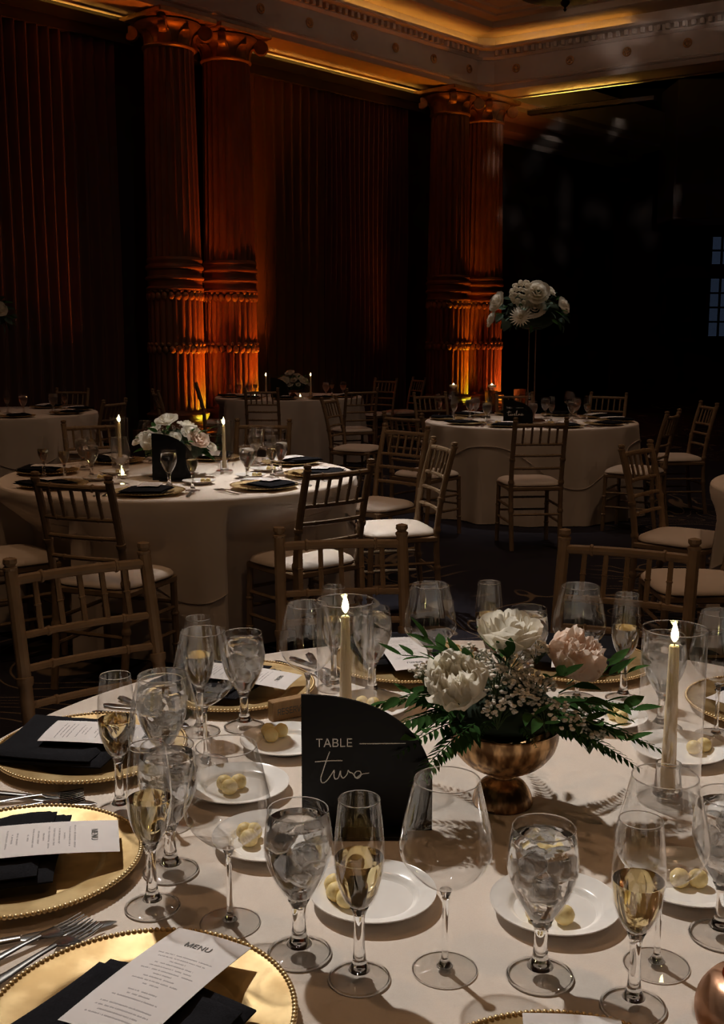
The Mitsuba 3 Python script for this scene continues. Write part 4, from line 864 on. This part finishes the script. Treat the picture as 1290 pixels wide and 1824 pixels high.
def sprig(p0, az, el, L, n, rng):
    d = np.array([math.cos(az) * math.cos(el), math.sin(az) * math.cos(el), math.sin(el)]); q = [np.asarray(p0) + d * L * t + [0, 0, -0.25 * L * t * t] for t in np.linspace(0, 1, 6)]
    par = FA.add('ruscus_sprig', tube(q, np.linspace(0.0013, 0.0007, 6), 5), 'm_stemgreen')
    for k in range(n):
        t = 0.2 + 0.8 * k / max(n - 1, 1); b = np.array([np.interp(t, np.linspace(0, 1, 6), np.array(q)[:, i]) for i in range(3)])
        l = rng.uniform(0.036, 0.050); FA.add(par + '__leaf', place_leaf(leaf(l, l * rng.uniform(.17, .22), rng.uniform(-.1, .35)), b, az + (0.75 if k % 2 else -0.75) * (1 if k < n - 1 else 0.1) + rng.uniform(-.2, .2), el + rng.uniform(-.35, .35), rng.uniform(-.6, .6)), 'm_leaf', True)
for p0, az, el, L, n in (((-0.05, 0.02, 0.20), 2.9, 0.45, 0.12, 6), ((-0.06, 0.0, 0.21), 2.5, 0.7, 0.09, 5), ((-0.04, -0.02, 0.22), -2.7, 0.75, 0.07, 5), ((-0.09, 0.0, 0.18), -3.0, 0.1, 0.09, 5), ((0.0, 0.0, 0.22), -1.6, 0.8, 0.05, 4),
                         ((0.08, -0.03, 0.17), -0.40, 0.30, 0.11, 7), ((0.08, -0.01, 0.18), 0.10, 0.50, 0.12, 7), ((0.08, -0.05, 0.16), -0.7, 0.1, 0.10, 6), ((0.02, -0.07, 0.17), -1.2, 0.3, 0.06, 4), ((0.05, -0.04, 0.21), -0.9, 0.6, 0.05, 4), ((0.0, 0.05, 0.2), 1.6, 0.5, 0.10, 5), ((0.1, 0.03, 0.18), 0.6, 0.4, 0.1, 5),
                         ((-0.075, -0.03, 0.16), -2.4, 0.0, 0.08, 5)):
    sprig(p0, az, el, L, n, rng)
spawn('flower_arrangement', FA, at_(cx, cy, ZT), 'low arrangement of a white rose, peonies and ferns in the bronze compote', 'flowers')

# ---- small bouquet used on the tables behind
def bouquet(seed, blush=True):
    p = Proto(); rng = np.random.default_rng(seed)
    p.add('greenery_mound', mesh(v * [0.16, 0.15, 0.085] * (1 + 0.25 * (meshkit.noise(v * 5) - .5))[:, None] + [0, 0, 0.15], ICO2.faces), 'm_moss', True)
    spots = [(-0.155, -0.03, 0.20), (-0.09, -0.11, 0.195), (-0.035, -0.02, 0.29), (0.015, -0.12, 0.215), (0.09, -0.06, 0.235), (0.13, -0.09, 0.20), (0.185, -0.04, 0.165), (-0.11, 0.02, 0.235), (0.07, -0.14, 0.165), (-0.03, -0.13, 0.17), (0.05, 0.06, 0.26)]
    for k, q in enumerate(spots):
        R = (0.050, 0.056, 0.052, 0.036, 0.044, 0.050, 0.030, 0.04, 0.028, 0.045, 0.045)[k]
        ax = np.array([q[0] * 1.2, q[1] * 1.4 - 0.1, 0.28]); R *= 0.84; par = p.add('rose', orient(cat(rose_petals(R, seed * 5 + k, ((0.3, 4), (0.6, 5), (0.85, 5), (1.0, 5)), 5)), np.array(q) - [0, 0, 0.02], ax), 'm_petal_blush' if blush and k == 5 else 'm_petal', True)
    for k in range(46):
        az = rng.uniform(0, 6.28); el = rng.uniform(-0.5, 1.1); r = rng.uniform(0.7, 1.05); q = np.array([0.16 * math.cos(az) * r, 0.15 * math.sin(az) * r, 0.15 + 0.09 * math.sin(el)]); l = rng.uniform(0.05, 0.075)
        p.add('leaf', place_leaf(leaf(l, l * 0.24), q, az + rng.uniform(-.6, .6), el * 0.7, rng.uniform(-.6, .6)), 'm_leaf', True)
    b1, s1 = breath((0.0, -0.07, 0.22), 0.09, 60, rng); b2, s2 = breath((0.12, -0.05, 0.19), 0.08, 45, rng)
    p.add('babys_breath', cat(b1, b2), 'm_bud', True, kind='stuff'); p.add('stalk', cat(s1, s2), 'm_stemgreen', kind='stuff')
    return p
BQ = bouquet(2); BQ2 = bouquet(4, False)
COMPB = Proto(); COMPB.add('', lathe(smooth_prof([(0.0, 0.001), (0.045, 0.003), (0.04, 0.02), (0.02, 0.045), (0.05, 0.065), (0.083, 0.10), (0.085, 0.13), (0.08, 0.125), (0.0, 0.07)], 3), 28), 'm_bronze', 50)
def votive_proto():
    p = Proto(); p.add('cup', lathe([(0.0, 0.001), (0.026, 0.001), (0.031, 0.006), (0.036, 0.035), (0.035, 0.055), (0.033, 0.062)], 20), 'm_glass', 40)
    p.add('wax', lathe([(0.0, 0.004), (0.024, 0.004), (0.024, 0.018), (0.0, 0.017)], 16), 'm_bud'); flame_part(p, 0.021, 0.026, 0.011, 0.25); return p
VOT = votive_proto()

# ---- the left table
X, Y, _ = TABLES['left']
spawn('compote_bowl', COMPB, at_(X - 0.02, Y - 0.02, ZT + 0.003), 'footed bronze compote bowl under the white roses on the left table', 'bowl')
spawn('flower_arrangement', BQ, at_(X - 0.02, Y - 0.02, ZT + 0.003), 'round bouquet of white roses and one blush rose on the left table', 'flowers')
SGB = sign_proto(0.215, 0.235)
spawn('table_sign', SGB, at_(X - 0.10, Y - 0.235, ZT + 0.003, -0.12), 'unlit black quarter arch table sign before the roses on the left table', 'sign')
for (x, y), wd in (((-1.33, 5.90), 'left of the roses'), ((-0.735, 5.72), 'right of the roses')):
    spawn('glass_cylinder', CYLB, at_(x, y, ZT + 0.003), f'clear glass cylinder round the candle {wd} on the left table', 'glass cylinder')
    spawn('candle_holder', HOLD, at_(x, y, ZT + 0.0105), f'small clear glass candle holder {wd} on the left table', 'candle holder')
    spawn('taper_candle', TAPB, at_(x, y, ZT + 0.0235), f'lit ivory taper candle {wd} on the left table', 'candle')
spawn('votive_candle', VOT, at_(-1.22, 5.44, ZT + 0.003), 'glowing votive candle in a glass cup on the left table', 'candle')
for i, a in enumerate((268, 313, 355, 40, 84, 130, 176, 222)): setting('left', a, i=i, turn=0.15 * math.sin(i * 2.1), forks=a in (268, 313, 355))
for x, y in [(-0.92, 5.10), (-0.57, 5.32), (-0.60, 6.10), (-0.42, 5.62), (-1.38, 5.46), (-1.20, 6.10), (-1.55, 5.75)]: put('water_goblet', GOBB, 'left', x, y, ZT + 0.003)
for x, y in [(-0.79, 4.98), (-0.46, 5.47), (-0.42, 6.05), (-0.64, 6.25), (-1.48, 5.27), (-1.5, 5.98), (-1.62, 5.45)]: put('champagne_flute', GLB['champagne_flute'], 'left', x, y, ZT + 0.003)
for x, y in [(-1.18, 5.22), (-1.35, 6.2), (-0.52, 5.86)]: put('wine_glass', GLB['wine_glass'], 'left', x, y, ZT + 0.003)
for j, (x, y) in enumerate([(-0.80, 5.24), (-0.57, 5.47), (-0.52, 5.74), (-1.34, 5.38), (-1.30, 5.62)]):
    put('bread_plate', PLATEB, 'left', x, y, ZT + 0.003); put('butter_ball', BUT[j % 3], 'left', x + 0.02, y, ZT + 0.0066); put('butter_ball', BUT[(j + 1) % 3], 'left', x + 0.045, y + 0.005, ZT + 0.0067)

# ---- the far right table
X, Y, _ = TABLES['far']
for i, a in enumerate((214, 246, 283, 318, 350, 25, 60, 95, 130, 170)): setting('far', a, ('charger', 'napkin') if i % 3 == 0 else ('charger', 'napkin', 'menu'), i=i, turn=0.12 * math.sin(i * 1.7), forks=a in (246, 283, 318))
for x, y in [(0.90, 9.45), (0.98, 8.95), (1.00, 9.75), (1.42, 8.98), (1.62, 9.55), (1.78, 9.15), (1.95, 9.55)]: put('water_goblet', GOBB, 'far', x, y, ZT + 0.003)
for x, y in [(0.70, 9.55), (1.06, 9.08), (1.50, 9.75), (1.60, 9.12), (1.92, 9.22), (0.78, 9.15)]: put('champagne_flute', GLB['champagne_flute'], 'far', x, y, ZT + 0.003)
for x, y in [(0.88, 9.75), (1.86, 9.68)]: put('wine_glass', GLB['wine_glass'], 'far', x, y, ZT + 0.003)
for j, (x, y) in enumerate([(1.56, 8.90), (1.13, 8.93)]):
    put('bread_plate', PLATEB, 'far', x, y, ZT + 0.003); put('butter_ball', BUT[j], 'far', x - 0.015, y, ZT + 0.0066); put('butter_ball', BUT[j + 1], 'far', x + 0.012, y - 0.006, ZT + 0.0066)
SGF = sign_proto(0.245, 0.20)
t = meshkit.text_mesh('TABLE', 0.012, 0.0006); SGF.add('lettering', mv(mesh(t.vertices, t.faces), (0.022, -0.0022, 0.128), rx=math.pi / 2), 'm_lettering', False)
SGF.add('rule', box(0.100, 0.165, -0.0030, -0.0020, 0.133, 0.1345), 'm_lettering', False)
tw = [[(0.030, 0.095), (0.045, 0.098), (0.062, 0.098)], [(0.046, 0.110), (0.040, 0.085), (0.040, 0.072), (0.047, 0.068), (0.058, 0.082), (0.058, 0.070), (0.066, 0.070), (0.070, 0.082), (0.074, 0.070), (0.082, 0.078), (0.092, 0.074), (0.096, 0.082), (0.090, 0.084), (0.090, 0.070), (0.102, 0.072), (0.112, 0.100), (0.110, 0.108), (0.106, 0.098), (0.110, 0.070), (0.120, 0.072), (0.126, 0.082), (0.130, 0.070), (0.134, 0.082), (0.142, 0.072), (0.150, 0.074), (0.157, 0.083), (0.150, 0.083), (0.152, 0.070), (0.168, 0.076)]]
SGF.add('script', script(tw, 0.0022), 'm_lettering', True, label='handwritten word twelve')
spawn('table_sign', SGF, at_(1.17, 8.93, ZT + 0.003, 0.0), 'black table sign with handwritten word on the far right table', 'sign')
# slender glass pillars with a lit tea light on top
def pillar():
    p = Proto(); p.add('stem', lathe(smooth_prof([(0.0, 0.001), (0.034, 0.001), (0.034, 0.006), (0.014, 0.02), (0.011, 0.10), (0.013, 0.20), (0.018, 0.27), (0.036, 0.288)], 4), 22), 'm_glass', 30)
    p.add('dish', lathe([(0.0, 0.286), (0.036, 0.288), (0.040, 0.296), (0.037, 0.296), (0.034, 0.291), (0, 0.290)], 22), 'm_gold_bead', 30)
    p.add('tea_light', lathe([(0, 0.290), (0.030, 0.291), (0.031, 0.304), (0.026, 0.304), (0, 0.302)], 18), 'm_bud'); flame_part(p, 0.303, 0.016, 0.010, 0.25); return p
FL = pillar()
for (x, y), wd in (((1.115, 9.30), 'just left of the sign'), ((0.79, 9.36), 'left of the goblets')): spawn('candle_pillar', FL, at_(x, y, ZT + 0.003), f'slender glass pillar topped with a lit tea light {wd}, far table', 'candle holder')
SP = Proto(); SP.add('jar', lathe(smooth_prof([(0.0, 0.001), (0.019, 0.001), (0.02, 0.01), (0.016, 0.05), (0.017, 0.058)], 3), 16), 'm_glass', 40); SP.add('cap', lathe(smooth_prof([(0.0175, 0.056), (0.018, 0.066), (0.012, 0.078), (0.0, 0.081)], 3), 16), 'm_steel', 40)
for i, (x, y) in enumerate(((0.985, 8.78), (1.03, 8.80))): spawn('shaker', SP, at_(x, y, ZT + 0.003), ('left' if i == 0 else 'right') + ' one of two steel capped glass shakers on the far table', 'shaker')
# tall arrangement
def tall(seed):
    p = Proto(); rng = np.random.default_rng(seed); H = 0.78
    p.add('base', box(-0.11, 0.11, -0.11, 0.11, 0.0, 0.012, 0.002), 'm_rod', False)
    for dx in (-0.028, 0.028): p.add('rod', tube([[dx, 0, 0.01], [dx, 0, H]], 0.006, 8), 'm_rod')
    p.add('tray', lathe([(0, H), (0.09, H), (0.09, H + 0.012), (0, H + 0.012)], 20), 'm_rod', 30)
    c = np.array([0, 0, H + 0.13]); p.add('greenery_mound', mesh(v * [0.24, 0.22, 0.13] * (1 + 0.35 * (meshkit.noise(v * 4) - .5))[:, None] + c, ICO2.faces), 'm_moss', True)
    fl = [(-0.30, -0.10, 0.17, 0.062, 'rose'), (-0.115, -0.15, 0.25, 0.10, 'hydrangea'), (0.0, -0.18, 0.245, 0.075, 'rose'), (-0.14, -0.26, 0.05, 0.105, 'chrysanthemum'), (0.215, -0.12, 0.14, 0.055, 'rose'), (-0.02, -0.19, 0.12, 0.07, 'rose'), (-0.34, -0.05, 0.03, 0.05, 'rose'), (0.12, -0.02, 0.26, 0.05, 'rose')]
    for k, (x, y, z, R, kind) in enumerate(fl):
        q = c + [x, y, z - 0.09]; ax = np.array([x, y * 1.6, 0.12])
        if kind == 'rose': m = cat(rose_petals(R, seed + k, ((0.3, 4), (0.6, 5), (0.85, 5), (1.0, 5)), 5))
        elif kind == 'hydrangea': m = cat([blob(d * R * [1, 1, .7] , R * 0.2, ICO1) for d in trimesh.creation.icosphere(1).vertices])
        else:
            ms = []
            for ly, (rr, el) in enumerate(((1.0, 0.15), (0.92, 0.4), (0.78, 0.7), (0.6, 1.0), (0.38, 1.25))):
                for j in range(20): ms.append(place_leaf(leaf(R * rr, R * 0.085, -0.2, 5), (0, 0, 0), 2 * np.pi * (j + 0.5 * ly) / 20, el))
            m = cat(ms); ax = np.array([-0.3, -0.9, 0.35])
        p.add(kind, orient(m, q, ax), 'm_petal', True)
    for k in range(90):
        az = rng.uniform(0, 6.28); el = rng.uniform(-0.7, 1.0); r = rng.uniform(0.85, 1.25); q = c + np.array([0.25 * math.cos(az) * math.cos(el) * r, 0.22 * math.sin(az) * math.cos(el) * r, 0.14 * math.sin(el) * r]); l = rng.uniform(0.06, 0.10); rd = k % 2
        p.add('leaf', place_leaf(leaf(l, l * (0.42 if rd else 0.2)), q, az + rng.uniform(-.7, .7), el - 0.3 + rng.uniform(-.3, .3), rng.uniform(-.8, .8)), 'm_eucalyptus' if rd else 'm_leaf', True)
    return p
TALL = tall(3)
spawn('tall_flower_arrangement', TALL, at_(X, Y, ZT + 0.003), 'tall stand of white roses and a chrysanthemum rising from the far right table', 'flowers')
X, Y, _ = TABLES['side']
spawn('tall_flower_arrangement', TALL, at_(X - 0.14, Y, ZT + 0.003), 'tall stand of dim flowers cut off by the left edge', 'flowers')
for i, a in enumerate((300, 345, 25, 70)): setting('side', a, i=i, turn=0.1)
for x, y in [(-3.18, 10.15), (-2.93, 10.25), (-3.45, 9.95), (-3.0, 10.5)]: put('water_goblet', GOBB, 'side', x, y, ZT + 0.003)
for x, y in [(-2.86, 10.4), (-3.35, 10.2)]: put('champagne_flute', GLB['champagne_flute'], 'side', x, y, ZT + 0.003)
spawn('votive_candle', VOT, at_(-3.33, 9.88, ZT + 0.003), 'glowing votive candle on the table at the far left edge', 'candle')
# ---- the rear table
X, Y, _ = TABLES['rear']
spawn('compote_bowl', COMPB, at_(X + 0.05, Y, ZT), 'footed bronze compote bowl on the rear table', 'bowl')
spawn('flower_arrangement', BQ2, at_(X + 0.05, Y, ZT), 'dim bouquet of white roses between two candles on the rear table', 'flowers')
spawn('table_sign', SGB, at_(X - 0.2, Y - 0.25, ZT, 0.1), 'black table sign before the bouquet on the rear table', 'sign')
for dx, wd in ((-0.27, 'left of the bouquet'), (0.27, 'right of the bouquet')):
    spawn('glass_cylinder', CYLB, at_(X + dx, Y - 0.1, ZT), f'clear glass cylinder round the candle {wd} on the rear table', 'glass cylinder')
    spawn('candle_holder', HOLD, at_(X + dx, Y - 0.1, ZT + 0.0075), f'small clear glass candle holder {wd} on the rear table', 'candle holder')
    spawn('taper_candle', TAPB, at_(X + dx, Y - 0.1, ZT + 0.0205), f'lit ivory taper candle {wd} on the rear table', 'candle')
for dx, wd in ((-0.37, 'left'), (0.16, 'right')): spawn('votive_candle', VOT, at_(X + dx, Y - 0.42, ZT), f'small glowing votive candle, {wd} of two on the rear table', 'candle')
for i, a in enumerate((235, 270, 305, 340, 200)): setting('rear', a, i=i)
for dx, dy in [(-0.62, 0.05), (-0.50, -0.2), (0.45, -0.1), (0.58, -0.25), (0.66, 0.05)]: put('water_goblet', GOBB, 'rear', X + dx, Y + dy)
for dx, dy in [(-0.70, -0.1), (-0.42, 0.1), (0.52, 0.15)]: put('champagne_flute', GLB['champagne_flute'], 'rear', X + dx, Y + dy)
finish_labels()
